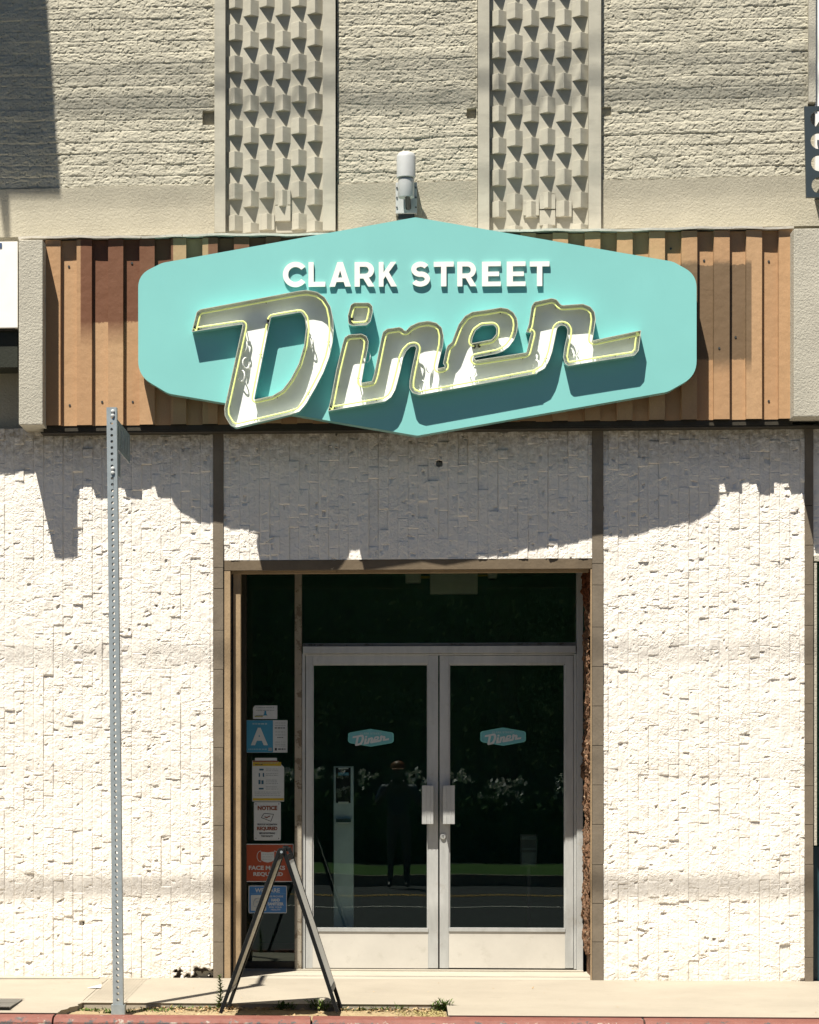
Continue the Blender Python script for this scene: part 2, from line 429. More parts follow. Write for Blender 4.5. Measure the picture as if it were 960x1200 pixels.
def relief(name, x0, x1, z0, z1, res, hf, mat, parent, y0=0.0, smooth=False, label=None):
    nx, nz = max(2, int((x1-x0)/res)+1), max(2, int((z1-z0)/res)+1)
    xs, zs = np.linspace(x0, x1, nx), np.linspace(z0, z1, nz); X, Z = np.meshgrid(xs, zs)
    H = hf(X, Z)
    co = np.stack([X, y0 - H, Z], -1).reshape(-1, 3).astype(np.float32)
    i = np.arange((nz-1)*(nx-1)); a = (i // (nx-1)) * nx + i % (nx-1)
    q = np.stack([a, a+1, a+1+nx, a+nx], -1).astype(np.int32)
    me = bpy.data.meshes.new(name); me.vertices.add(len(co)); me.vertices.foreach_set('co', co.ravel())
    me.loops.add(q.size); me.loops.foreach_set('vertex_index', q.ravel())
    me.polygons.add(len(q)); me.polygons.foreach_set('loop_start', np.arange(0, q.size, 4, dtype=np.int32))
    me.polygons.foreach_set('use_smooth', np.full(len(q), smooth))
    me.update(calc_edges=True); me.validate(); me.materials.append(mat)
    o = bpy.data.objects.new(name, me); COL.objects.link(o); put(o, parent)
    if label: o['label'] = label
    return o
SW = 0.0655                                  # width of one upright strip of split stone
def stone_h(seed, holes=()):
    def f(X, Z):
        rg = np.random.default_rng(seed)
        k_ = np.floor(X / SW).astype(int); kmin, kmax = k_.min(), k_.max()
        zlo, zhi = Z.min(), Z.max()
        H = np.zeros(X.shape)
        fx = X / SW - k_
        for c in range(kmin, kmax + 1):
            cuts = [zlo - rg.random()*0.3]
            while cuts[-1] < zhi: cuts.append(cuts[-1] + rg.choice([0.07, 0.12, 0.18, 0.28, 0.4]) * (0.8 + 0.4*rg.random()))
            cuts = np.array(cuts); off = np.clip(rg.normal(0, 0.0028, len(cuts)), -0.008, 0.008)
            tz = rg.normal(0.0, 0.009, len(cuts)); tx = rg.normal(0, 0.035, len(cuts))
            m = k_ == c; zz = Z[m]; j = np.clip(np.searchsorted(cuts, zz) - 1, 0, len(cuts) - 2)
            mid = (cuts[j] + cuts[j+1]) / 2
            h = off[j] + tz[j]*(mid - zz) + tx[j]*(fx[m]-0.5)*SW
            e = np.minimum(zz - cuts[j], cuts[j+1] - zz)
            h -= 0.0032*np.clip(1 - e/0.005, 0, 1)
            H[m] = h
        ex = np.minimum(fx, 1-fx)*SW
        H -= 0.0045*np.clip(1 - ex/0.0048, 0, 1)*(0.4 + 1.2*(vnoise(X, Z, 0.35, seed+9)+0.5))
        H += facets(X, Z*0.8, 0.034, seed+1, 0.035, 0.0006) + facets(X, Z, 0.015, seed+2, 0.04, 0.0003)
        H += 0.0022*vnoise(X, Z, 0.06, seed+3) + 0.0013*vnoise(X, Z, 0.022, seed+4) + 0.0011*vnoise(X+Z*.5, Z*1.3, 0.012, seed+5)
        # small flakes: sharp steps facing down
        fl = vnoise(X + 0.4*Z, Z, 0.03, seed+6) + 0.5*vnoise(X, Z, 0.012, seed+7); fs = np.abs(fl*3.2 % 1.0); H += 0.0022*fs*np.clip(vnoise(X, Z, 0.11, seed+8)*4+.5, 0, 1)
        # ledges left where a flake broke off: the rock drops back sharply just below
        rg2 = np.random.default_rng(seed+77); n = int(52*(X.max()-X.min())*(Z.max()-Z.min()))
        for _ in range(n):
            cx = (np.floor(rg2.uniform(X.min(), X.max())/SW) + rg2.choice([0.25, 0.5, 0.75]))*SW; cz = rg2.uniform(zlo, zhi)
            wd, hh, dp = rg2.uniform(0.005, 0.024)*rg2.choice([.6, 1, 1.3]), rg2.uniform(0.012, 0.045), rg2.uniform(0.005, 0.015)
            sl = rg2.choice([0, 0, .12, .3, -.25, .5]); CZ = cz + sl*(X-cx)
            m = (np.abs(X-cx) < wd) & (Z < CZ) & (Z > CZ-hh)
            if m.any():
                t = (CZ[m] - Z[m])/hh; u = np.abs(X[m]-cx)/wd
                H[m] -= dp*np.clip(1 - t, 0, 1)*np.clip((1-u*u)*1.6, 0, 1)
        for (hx, hz, r, dp) in holes:
            dd = np.maximum(np.abs(X-hx), np.abs(Z-hz)*.9 + .3*np.abs(X-hx)) + (1.1*r*vnoise(X, Z, r*0.7, seed+50) + .5*r*vnoise(X, Z, r*0.25, seed+51) if r > .025 else 0)
            H -= dp*np.clip((r-dd)/(0.25*r), 0, 1)
        return H + 0.006
    return f
BZ0, BP = 5.205, 0.0747                     # first brick course above the ledge, course height
def brick_h(seed, holes=()):
    def f(X, Z):
        wob = 0.012*vnoise(X, Z*0.2, 0.5, 3) + 0.006*vnoise(X, Z*0.3, 0.12, 4)
        t = (Z - BZ0 + wob)/BP; c = np.floor(t).astype(int); ft = t - c
        rg = np.random.default_rng(12); off = rg.normal(0, 0.0010, 400)[c % 400]; tilt = rg.normal(0.0008, 0.0016, 400)[c % 400]
        ft2 = np.clip(ft, 0, 1)
        H = off + tilt*(0.5-ft2) - 0.0035*np.clip(1 - np.minimum(ft2, 1-ft2)*BP/0.009, 0, 1)*(0.35+1.3*(vnoise(X, Z*0.5, 0.16, 8)+0.5))
        bx = X/0.205 + 0.5*(c % 2) + 0.1*vnoise(X*0 + c*3.1, Z*0, 1.0, 5); b = np.floor(bx).astype(int); fb = bx - b
        hb = np.random.default_rng(21).normal(0, 0.0014, (400, 400))[c % 400, b % 400]; H += hb
        ev = np.minimum(fb, 1-fb)*0.205
        H -= 0.004*np.clip(1 - ev/0.007, 0, 1)*np.clip(vnoise(X, Z, 0.12, 9)*3+0.4, 0, 1)
        H += 0.0030*vnoise(X, Z*3.0, 0.045, seed+1) + 0.0030*vnoise(X, Z*1.5, 0.020, seed+2) + 0.004*np.clip(vnoise(X, Z*4, 0.09, seed+11)-.1, 0, 1) + 0.0034*vnoise(X, Z, 0.010, seed+3) + 0.0022*vnoise(X, Z, 0.0062, seed+7) + 0.003*vnoise(X, Z*2, 0.2, seed+6)
        H += facets(X, Z*2.0, 0.05, seed+4, 0.02, 0.0008)
        H -= 0.007*np.clip((vnoise(X, Z*1.4, 0.016, seed+13) - .27)*7, 0, 1)
        for (hx, hz, r, dp) in holes:
            m = np.maximum(np.abs(X-hx), np.abs(Z-hz)) < r; H = np.where(m, H-dp, H)
        return 0.8*H + 0.012
    return f

# ------------------------------------------------------------------ setting: ground, road, sidewalk
ZW = -0.05                                    # pavement at the foot of the wall
def zwalk(y): return ZW + 0.02*y              # falls 2 % to the kerb
def slab(name, loops_xy, zoff, depth, mat, label=None, kind='structure', sub=0):
    mb = MB()
    for L in loops_xy:
        n = len(L); top = [(x, y, zwalk(y)+zoff) for x, y in L]; bot = [(x, y, -0.28) for x, y in L]
        mb.add(top + bot, [tuple(range(n)), tuple(range(2*n-1, n-1, -1))] + [(i, (i+1)%n, n+(i+1)%n, n+i) for i in range(n)])
    o = mb.build(name, mat, None, bevel=0.006); o['kind'] = kind
    return o
g = MB(); g.add([(-400,-400,-.30),(400,-400,-.30),(400,400,-.30),(-400,400,-.30)], [(0,1,2,3)]); tag(g.build('ground', M['earth']), kind='structure')
g = MB(); g.add([(-120,-19.6,-.262),(120,-19.6,-.262),(120,-2.8,-.262),(-120,-2.8,-.262)], [(0,1,2,3)]); tag(g.build('road', M['asphalt']), kind='structure')
g = MB()
for y in (-16.2, -16.45): g.add([(-120,y-.06,-.256),(120,y-.06,-.256),(120,y+.06,-.256),(-120,y+.06,-.256)], [(0,1,2,3)], 0)
for y in (-13.0,): g.add([(-120,y-.07,-.256),(120,y-.07,-.256),(120,y+.07,-.256),(-120,y+.07,-.256)], [(0,1,2,3)], 1)
tag(g.build('road_markings', [M['yellow'], M['wline']]), kind='structure')
JX, JL = 0.288, -1.92
YI, YK = -1.62, -2.22
j = 0.006
jag = [(-1.905, YI), (-1.93, -1.72), (-1.915, -1.80), (-1.955, -1.9), (-1.96, -2.0), (-1.985, -2.06), (-1.99, YK)]
slab('sidewalk', [
    [(JX+j, YK+.003), (2.9, YK+.003), (2.9, -.001), (JX+j, -.001)],
    [(2.9+2*j, YK+.003), (40, YK+.003), (40, -.001), (2.9+2*j, -.001)],
    [(-1.645, YI), (JX-j, YI), (JX-j, -.001), (-1.645, -.001)],
    [(JL+j, YI), (-1.645, YI), (-1.645, YI+.10), (JL+j, YI+.10)], [(JL+j, -.10), (-1.645, -.10), (-1.645, -.001), (JL+j, -.001)],
    [(-2.14+j, YK+.003)] + [(x-.004, max(y, YK+.003)) for x, y in jag[::-1]] + [(JL-j, YI+.02), (JL-j, -.001), (-2.14+j, -.001)],
    [(-40, YK+.003), (-2.14-j, YK+.003), (-2.14-j, -.001), (-40, -.001)],
], 0.0, 0.2, M['walk'])
rb = [[(JL+j+.021*i+.003, YI+.104), (JL+j+.021*i+.018, YI+.104), (JL+j+.021*i+.018, -.104), (JL+j+.021*i+.003, -.104)] for i in range(13)]
o = slab('sidewalk_ribs', rb, -.001, .2, M['walk'])
# raised lip of an older slab along the wall on the left
mb = MB(); mb.add([(-6,-.42,zwalk(-.42)),(-1.98,-.10,zwalk(-.1)+.002),(-1.98,-.002,zwalk(0)+.002),(-6,-.002,zwalk(0)),
                   (-6,-.42,zwalk(-.42)+.03),(-1.98,-.10,zwalk(-.1)+.006),(-1.98,-.002,zwalk(0)+.006),(-6,-.002,zwalk(0)+.03)],
                  [(0,3,2,1),(4,5,6,7),(0,1,5,4),(1,2,6,5),(2,3,7,6),(3,0,4,7)])
tag(mb.build('pavement_lip', M['sill']), kind='structure')
def dirt_h(X, Y):
    return 0.010*vnoise(X, Y, 0.25, 1) + 0.007*vnoise(X, Y, 0.06, 2) + 0.004*vnoise(X, Y, 0.02, 3)
nx, ny = 260, 60
xs = np.linspace(-2.0, JX-.002, nx); ys = np.linspace(YK, YI, ny); X, Y = np.meshgrid(xs, ys); Hh = zwalk(Y) - 0.036 + dirt_h(X, Y)
mb = MB(); mb.v = [tuple(p) for p in np.stack([X, Y, Hh], -1).reshape(-1, 3)]
mb.f = [(r*nx+c, r*nx+c+1, (r+1)*nx+c+1, (r+1)*nx+c) for r in range(ny-1) for c in range(nx-1)]; mb.m = [0]*len(mb.f)
tag(mb.build('dirt_ground', M['dirt'], smooth=True), kind='structure')
def zdirt(x, y): return float(zwalk(y) - 0.036 + dirt_h(np.array([x]), np.array([y]))[0])
# kerb, rounded top edge, in lengths with open joints
mb = MB()
zk = zwalk(YK) - .010
prof = [(YK,-.28),(YK,zk+.002),(YK-.09,zk-.001),(YK-.13,zk-.008),(YK-.155,zk-.03),(YK-.175,-.25),(YK-.175,-.28)]
cuts = [-40, -9, -6, -3.6, WX(66,-2.2), -1.1+.6, 1.4, 3.4, 6, 9, 40]
for a, b in zip(cuts[:-1], cuts[1:]):
    a += .006; b -= .006; n = 40 if abs(b-a) < 5 else 2
    P = []; F_ = []
    for i in range(n+1):
        x = a + (b-a)*i/n
        for (y, z) in prof: P.append((x, y + rnd.uniform(-.002,.002)*(z > -.2 and y < YK-.02), z + rnd.uniform(-.0025,.0025)*(z > -.2 and y < YK-.02)))
    q = len(prof)
    for i in range(n): F_ += [(i*q+c, i*q+c+1, (i+1)*q+c+1, (i+1)*q+c) for c in range(q-1)]
    F_ += [tuple(range(q)), tuple(n*q+c for c in range(q))]
    mb.add(P, F_)
tag(mb.build('kerb', M['kerb']), kind='structure')
g = MB(); g.box(-120, 120, -2.85, YK-.176, -.29, -.245); tag(g.build('gutter', M['walk']), kind='structure')
g = MB(); g.box(-120, 120, -19.75, -19.6, -.29, -.10); tag(g.build('far_kerb', M['walk']), kind='structure')
g = MB(); g.box(-120, 120, -24.6, -19.75, -.29, -.11); tag(g.build('lawn', M['grass']), kind='structure')

# ------------------------------------------------------------------ the building
RD = 0.75                                     # how far the doors are set back
bld = empty('diner_building', (0, 0, ZW), 'white split stone shopfront with beige brick storey above and recessed glass double doors', 'building')
zf = -0.0
xl0, xl1 = WX(250), WX(262)                   # left pier
xr0, xr1 = WX(694), WX(707)                   # right pier
xe0, xe1 = WX(943), WX(953)                   # far right pier
zband0, zband1 = WZ(272), WZ(211)             # stucco band between canopy and brick
ztop = WZ(-60)
zsof = WZ(497, -.05)                          # underside of the canopy
# plain core behind the cladding
mb = MB()
mb.box(-9, xl0, .03, .5, -.28, 7.6); mb.box(xl0, WX(263), .03, .5, -.28, 7.6)
mb.box(WX(692.5)+.03, xe1, .03, .5, -.28, 7.6); mb.box(xe1, 9, .03, .5, 2.75, 7.6)
mb.box(WX(263), WX(692.5)+.03, .03, .5, 2.80, 7.6)
mb.box(WX(692.5)+.03, WX(692.5)+.25, .5, RD+.12, -.28, 2.8); mb.box(WX(263)-.25, WX(263), .5, RD+.12, -.28, 2.8)
mb.box(-9, 9, .03, 6, 7.6, 7.8)
mb.build('wall_core', M['band'], bld)
zs0 = ZW - .02
hx = W(515, 543); 
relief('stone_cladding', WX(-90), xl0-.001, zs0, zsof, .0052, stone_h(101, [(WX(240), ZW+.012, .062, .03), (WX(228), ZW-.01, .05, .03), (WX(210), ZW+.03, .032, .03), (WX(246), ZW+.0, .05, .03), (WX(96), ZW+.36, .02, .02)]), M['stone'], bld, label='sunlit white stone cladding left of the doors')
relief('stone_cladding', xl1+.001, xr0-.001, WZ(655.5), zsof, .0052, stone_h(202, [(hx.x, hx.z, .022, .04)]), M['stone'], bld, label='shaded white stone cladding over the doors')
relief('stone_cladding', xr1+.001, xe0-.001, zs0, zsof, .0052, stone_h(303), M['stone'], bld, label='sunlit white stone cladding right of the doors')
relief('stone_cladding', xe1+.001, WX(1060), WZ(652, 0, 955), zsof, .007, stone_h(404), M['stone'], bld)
mb = MB(); mb.box(-9, WX(-90)-.002, -.01, .03, zs0, 7.6); mb.build('plain_wall', M['stone'], bld)
mb = MB(); mb.box(WX(1060)+.002, 9, -.01, .03, 2.75, 7.6); mb.build('plain_wall', M['stone'], bld)
# piers of stacked brown tile
def pier(a, b, z0, z1, joints, label=None):
    mb = MB(); mb.box(a+.003, b-.003, -.004, .03, z0, z1, 1)
    zs = [z1]; 
    for q in joints: zs.append(WZ(q))
    zs.append(z0)
    for t, u in zip(zs[:-1], zs[1:]):
        dx = rnd.uniform(-.0008, .0008)
        mb.box(a + dx, b + dx, -.016 - rnd.uniform(0, .002), .02, u + .0016, t - .0016, 0)
    return mb.build('pier', [M['tile'], M['tiledark']], bld, bevel=.0015)
jt = [664, 689, 738, 784, 830, 876, 922, 968, 1015, 1060, 1105]
pier(xl0+.001, xl1-.001, zs0, zsof, jt); pier(xr0+.001, xr1-.001, zs0, zsof, [x - 2 for x in jt]); pier(xe0+.001, xe1-.001, zs0, zsof, [596, 642, 688, 735, 780, 826, 872, 921, 966, 1012, 1066, 1120])
# upper storey
hole = W(246, 138); hole2 = W(553, 133); hole3 = W(711, 131)
for (a, b, hs, lb) in ((-90, 251.5, [(hole.x, hole.z, .045, .06)], 'beige painted brick left of the block screens'),
                       (395.5, 559.5, [(hole2.x, hole2.z, .03, .05)], 'beige painted brick between the block screens'),
                       (705, 946.5, [(hole3.x, hole3.z, .03, .03)], 'beige painted brick right of the block screens')):
    relief('brick_wall', WX(a), WX(b), BZ0, ztop, .0050, brick_h(int(500+a), hs), M['brick'], bld, smooth=False, label=lb)
mb = MB()
for a, b in ((-90, 251.5), (395.5, 559.5), (705, 1060)):
    xa, xb = WX(a), WX(b); n = int((xb-xa)/.03)
    P, F_ = [], []
    for i in range(n+1):
        x = xa + (xb-xa)*i/n; wz = .005*math.sin(x*3)+rnd.uniform(-.003,.003)
        P += [(x, -.020, zband0), (x, -.021, BZ0+.002+wz), (x, .03, BZ0+.012+wz)]
    for i in range(n): F_ += [(3*i, 3*i+3, 3*i+4, 3*i+1), (3*i+1, 3*i+4, 3*i+5, 3*i+2)]
    mb.add(P, F_)
mb.build('stucco_band', M['band'], bld)
mb = MB(); mb.box(WX(946.5), WX(954.5), -.06, .03, WZ(122, 0, 950), ztop); mb.build('corner_trim', M['cap'], bld)
mb = MB(); mb.box(WX(955), WX(1060), -.03, .03, BZ0, ztop); mb.build('end_wall', M['white'], bld)
# block screens: upright ribs and V-shaped corner blocks
def screen(pxa, pxb, pxc, pxd, low, bottoms, skip, patch):
    za, zb = WZ(273, 0, (pxa+pxd)/2), ztop
    mb = MB()
    mb.box(WX(pxa), WX(pxb)-.004, -.055, .02, za, zb); mb.box(WX(pxc), WX(pxd), -.055, .02, za, zb)
    mb.box(WX(pxb)-.004, WX(pxc), .0, .02, za, zb)
    x0, x1 = WX(pxb)+.004, WX(pxc); cw = (x1-x0)/6; per = 37.25
    for i in range(6):
        b0 = bottoms[i]; r = -2
        while True:
            pb = b0 + per*r; pt = pb - 18.3; r += 1
            if pt > 274: break
            if (i, r) in skip: continue
            z0 = WZ(pb, 0, pxa) - rnd.uniform(0,.002); z1 = WZ(pt, 0, pxa)
            if z0 < za: z0 = za
            if z1 <= z0 + .01: continue
            xa, xb = x0 + i*cw + .001, x0 + (i+1)*cw - .001; xm = (xa+xb)/2 + rnd.uniform(-.002,.002); dp = -.049 + rnd.uniform(-.004,.002)
            mb.add([(xa, .0, z0), (xb, .0, z0), (xm, dp, z0), (xa, .0, z1), (xb, .0, z1), (xm, dp, z1)],
                   [(0,1,2), (3,5,4), (0,2,5,3), (2,1,4,5), (1,0,3,4)])
    for (i, a, b, dp) in patch:                # filled-in blocks near the foot
        mb.box(x0+i*cw+.002, x0+(i+1)*cw-.002, -dp, .0, WZ(b, 0, pxa), WZ(a, 0, pxa))
    return mb.build('block_screen', M['screen'], bld, bevel=.0025)
screen(252, 265.5, 378.5, 393.5, 0, [11, 20, 10, 20, 10, 19], {(3, 5+3), (3, 6+2), (2, 7+2)}, [(3, 224.5, 242.0, .022), (3, 243.0, 261, .026), (2, 252.5, 271, .02)])
screen(560, 574, 689.5, 704, 0, [32, 23.5, 32.5, 22.5, 32.5, 22.5], {(2, 9), (3, 9), (4, 9)}, [(2, 236, 254, .02), (3, 230, 247, .026), (3, 248, 266, .022), (4, 238, 256, .018)])
# canopy of ribbed metal
yF = -.205; rd = .038
zc0, zc1 = WZ(494.5, yF), WZ(275, yF)
can0, can1 = WX(50, yF-.0), WX(930, yF)
P0 = WX(71, yF); PITCH = (WX(893.4, yF) - WX(71, yF)) / 22
mb = MB(); pts = []
kx = P0 - PITCH*.51
pts.append((can0, yF)); 
for i in range(-1, 24):
    r0, r1 = P0 + PITCH*i, P0 + PITCH*(i+.5)                # recess, then rib
    for x, y in ((r0-.001, yF), (r0, yF+rd), (r1, yF+rd), (r1+.003, yF)):
        if can0 < x < can1: pts.append((x, y + rnd.uniform(-.0008, .0008)))
pts.append((can1, pts[-1][1]))
n = len(pts); ZS = [zc0 + (zc1-zc0)*t for t in (0, .33, .66, 1)]
P = [(x + rnd.uniform(-.0008, .0008), y + (rnd.uniform(-.002, .002) if 0 < s < 3 else 0), z) for s, z in enumerate(ZS) for (x, y) in pts]
P += [(x, y + .003, z) for z in (zc1, zc0) for (x, y) in pts]
F_ = [(s*n+i, s*n+i+1, (s+1)*n+i+1, (s+1)*n+i) for s in range(5) for i in range(n-1)]
mb.add(P, F_)
nails = [(80,311),(81,474),(119,470),(242,300),(154,307),(787,290),(826,304),(902,305),(902,469),(843,408),(863,394),(300,300),(155,470)]
mbn = MB()
canopy = mb.build('canopy_siding', M['fascia'], bld, label='ribbed tan metal siding with dark rusty repainted patches')
for (a, b) in nails:
    p = W(a, b, yF); yq = yF + (rd if ((p.x - P0)/PITCH) % 1.0 < .5 else 0); mbn = MB(); mbn.cyl((p.x, yq+.004, p.z), (p.x, yq-.004, p.z), .0075, n=8); mbn.build('rivet', M['lampd'], canopy)
mb = MB(); mb.box(can0, can1, yF+rd+.012, -.002, zc0+.005, zc1-.005); mb.box(can0, can1, yF+rd+.006, .002, zc0-.035, zc0+.003, 0)
mb.box(can0-.02, can1+.4, -.155, -.001, zc0-.045, zc0-.036)
mb.build('soffit', M['fdark'], bld)
mb = MB(); xs_ = [WX(22, yF) + (can1+.0-WX(22, yF))*i/60 for i in range(61)]
for i in range(60):
    if i in (27, 28, 33): continue
    s0, s1 = .004*math.sin(i*.5)+.003*math.sin(i*1.7), .004*math.sin((i+1)*.5)+.003*math.sin((i+1)*1.7)
    za = zc1 + .004
    P = []
    for x, s in ((xs_[i], s0), (xs_[i+1], s1)): P += [(x, yF-.022, za+s), (x, yF-.024, za+.014+s), (x, -.001, za+.03+s), (x, -.001, za+.01+s)]
    mb.add(P, [(0,4,5,1), (1,5,6,2), (0,3,7,4), (0,1,2,3), (4,7,6,5)])
mb.build('flashing', M['flash'], bld)
yC = -.37
mb = MB(); mb.pbox(22, 50, 281, 497.5, yC, -.001); mb.build('canopy_end', M['cap'], bld, bevel=.006, label='grey stucco canopy end at the left')
mb = MB(); mb.pbox(930.5, 985, 267.5, 488, yC, -.001); mb.build('canopy_end', M['cap'], bld, bevel=.006, label='grey stucco canopy end at the right')
# recess: floor, soffit, jambs
xj0, xj1 = WX(263), WX(692.5)
mb = MB(); mb.box(xj0, xj1+.03, -.001, RD+.06, -.28, ZW-.0005); mb.build('recess_floor', M['sill'], bld)
mb = MB(); mb.box(xj0+.003, xj1+.026, .105, RD+.05, 2.76, 2.798); mb.build('recess_soffit', M['fdark'], bld)
mb = MB(); mb.pbox(263, 694, 655.8, 667.5, -.006, .10); mb.build('door_header', M['frame'], bld, bevel=.002)
mb = MB(); mb.pbox(271, 690, 668, 671.5, .05, .10); mb.build('header_stop', M['tan'], bld, bevel=.001)
mb = MB(); mb.box(WX(263), WX(270), -.004, .1, ZW, WZ(668)); mb.box(WX(273.5, .06), WX(282, .06), .06, .16, ZW, WZ(668)); mb.box(WX(270), WX(273.5), .07, .15, ZW, WZ(668), 1)
mb.build('left_jamb', [M['tan'], M['black']], bld, bevel=.0015)
mb = MB(); mb.box(WX(692.2), WX(694)-.001, -.004, .03, ZW, WZ(668)); mb.build('right_jamb', M['tan'], bld, bevel=.001)
# crumbling side of the recess on the right
nz, nyy = 420, 70; P = []
zz = np.linspace(ZW, 2.75, nz); yy = np.linspace(.012, RD-.02, nyy); YY, ZZ = np.meshgrid(yy, zz)
h = .035*(vnoise(YY, ZZ, .10, 61)+.5) + .03*vnoise(YY, ZZ, .05, 62) + .02*vnoise(YY, ZZ, .02, 63) + .010*vnoise(YY, ZZ, .009, 64)
edge = np.clip((ZZ - ZW - .14 - .05*vnoise(YY, ZZ, .08, 65))/.03, 0, 1)
h = np.clip(h, 0.002, None)*edge + .002
XX = (xj1+.026) - h
mb = MB(); mb.v = [tuple(p) for p in np.stack([XX, YY, ZZ], -1).reshape(-1, 3)]
mb.f = [(r*nyy+c, r*nyy+c+1, (r+1)*nyy+c+1, (r+1)*nyy+c) for r in range(nz-1) for c in range(nyy-1)]; mb.m = [0]*len(mb.f)
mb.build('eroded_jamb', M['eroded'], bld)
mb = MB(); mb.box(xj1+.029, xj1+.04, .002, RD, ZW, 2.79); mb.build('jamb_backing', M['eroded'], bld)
# aluminium frame with side light, transom and two doors
G = RD + .045                                                # glass plane
mb = MB()
mb.pbox(345.3, 353.5, 640, 1137, RD-.02, RD+.09)
mb.build('mullion', M['bronze'], bld, bevel=.003)
mb = MB()
mb.pbox(676, 683.5, 640, 1138, RD-.01, RD+.09)
mb.build('frame_jamb', M['alu'], bld, bevel=.003)
mb = MB(); mb.pbox(355, 675, 757, 765.5, RD-.02, RD+.08); mb.pbox(355, 675, 753.5, 756.6, RD+.02, RD+.08, 1)
mb.pbox(354, 357.5, 766, 1136, RD+.005, RD+.07); mb.pbox(672.6, 675.6, 766, 1136, RD+.005, RD+.07)
mb.pbox(357.5, 672.6, 766, 768, RD+.005, RD+.07)
mb.build('transom_bar', [M['alu'], M['bronze']], bld, bevel=.002)
mb = MB(); mb.pbox(262, 684, 1136.4, 1141, RD-.03, RD+.1); mb.build('threshold', M['sill'], bld, bevel=.004)
mb = MB(); mb.pbox(262, 289, 640, 1137, RD+.03, RD+.1); mb.pbox(283, 345, 1127, 1136, RD+.01, RD+.08); mb.build('sidelight_frame', M['fdark'], bld, bevel=.002)
mb = MB(); mb.pbox(283, 345.3, 640, 1128, G, G+.006); mb.build('sidelight_pane', M['glass'], bld)
mb = MB(); mb.pbox(353.5, 676, 640, 754, G, G+.006); mb.build('transom_pane', M['glass'], bld)
def door(a, b, ga, gb, hand, hinge_left, label):
    mb = MB(); yd = RD+.012
    t, gt, gbm, bt = 768.3, 778, 1087.5, 1134.8
    mb.pbox(a, ga, t, bt, yd, yd+.045); mb.pbox(gb, b, t, bt, yd, yd+.045)
    mb.pbox(ga, gb, t, gt, yd, yd+.045); mb.pbox(ga, gb, gbm+4.5, bt, yd+.0015, yd+.045, 1)
    mb.pbox(ga, gb, gbm, gbm+4.5, yd-.006, yd+.045)
    for (p, q) in ((ga, ga+1.6), (gb-1.6, gb)): mb.pbox(p, q, gt, gbm, yd+.01, yd+.04)
    mb.pbox(ga, gb, gt, gt+1.6, yd+.01, yd+.04)
    d = mb.build('door', [M['alu'], M['alu2']], bld, bevel=.0018, label=label)
    mb = MB(); mb.pbox(ga+.2, gb-.2, gt+.2, gbm, G-.008, G-.002); mb.build('pane', M['glass'], d)
    mb = MB(); hy = yd-.075
    L, Rr = hand
    mb.pbox(L, Rr, 920.5, 965.8, hy, hy+.012)
    xin = (Rr-3.4, Rr) if hinge_left else (L, L+3.4)
    mb.pbox(xin[0], xin[1], 921.5, 965, hy+.0125, yd-.0005)
    for q in ((4.5, 5.3), (9.4, 10.0)):
        o_ = (L + q[0], L + q[1]) if hinge_left else (Rr - q[1], Rr - q[0])
        mb.pbox(o_[0], o_[1], 920.5, 965.8, hy-.003, hy+.002)
    mb.build('handle', M['alu'], d, bevel=.0015)
    return d
dl = door(358.3, 513.6, 366, 502, (494.6, 508), True, 'left leaf of the glass double door')
dr = door(515.3, 672, 526, 662.6, (519.3, 533), False, 'right leaf of the glass double door with the keyed lock')
p = W(519.3, 980.5, RD); mb = MB(); mb.lathe((p.x, RD+.012, p.z), [(.021, 0), (.021, .006), (.017, .012), (.012, .013), (.012, .011), (.001, .011)], Vector((0,-1,0)), 20)
mb.box(p.x-.0025, p.x+.0025, RD-.0012, RD+.002, p.z-.007, p.z+.005, 1); mb.build('lock', [M['alu'], M['black']], dr, smooth=True)
# the dark room behind the glass
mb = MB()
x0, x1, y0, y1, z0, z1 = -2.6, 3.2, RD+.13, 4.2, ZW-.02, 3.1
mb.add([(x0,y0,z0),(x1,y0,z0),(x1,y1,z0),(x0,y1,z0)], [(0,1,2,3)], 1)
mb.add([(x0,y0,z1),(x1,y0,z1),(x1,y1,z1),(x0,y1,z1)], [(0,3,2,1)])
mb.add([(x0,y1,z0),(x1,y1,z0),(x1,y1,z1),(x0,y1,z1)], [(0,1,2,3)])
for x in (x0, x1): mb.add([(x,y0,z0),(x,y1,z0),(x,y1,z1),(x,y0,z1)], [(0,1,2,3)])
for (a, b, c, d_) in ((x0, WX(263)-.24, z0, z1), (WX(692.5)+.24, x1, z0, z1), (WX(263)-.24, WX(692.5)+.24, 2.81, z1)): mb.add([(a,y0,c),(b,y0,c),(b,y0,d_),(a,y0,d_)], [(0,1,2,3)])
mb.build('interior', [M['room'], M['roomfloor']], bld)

# ------------------------------------------------------------------ neighbouring fronts at the frame edges
nb = empty('shopfront', (WX(1000), .1, ZW), 'dark teal glazed shopfront with thin white trim at the right edge', 'shopfront')
M['tealdark'] = paint('dark_teal_paint', (0.012, 0.04, 0.05), 0.4)
mb = MB(); mb.box(WX(954), WX(957, .0), -.02, .02, WZ(990), WZ(660, 0, 955)); mb.box(WX(954), WX(1060), -.02, .02, WZ(658, 0, 955), WZ(651, 0, 955)); mb.build('trim', M['cap'], nb, bevel=.002)
mb = MB(); mb.box(xe1+.001, WX(1060), .06, .12, ZW, WZ(992)); mb.build('stall_riser', M['tealdark'], nb)
mb = MB(); mb.box(xe1+.001, WX(1060), .08, .09, WZ(992)+.002, WZ(655)); mb.build('pane', M['glass'], nb)
mb = MB(); mb.box(xe1+.001, WX(1060), .6, .7, ZW, 2.75); mb.build('back_wall', M['room'], nb)
aw = empty('awning_box', (WX(-20), -.02, WZ(432)), 'bright white box awning with a dark underside beside the canopy end', 'awning')
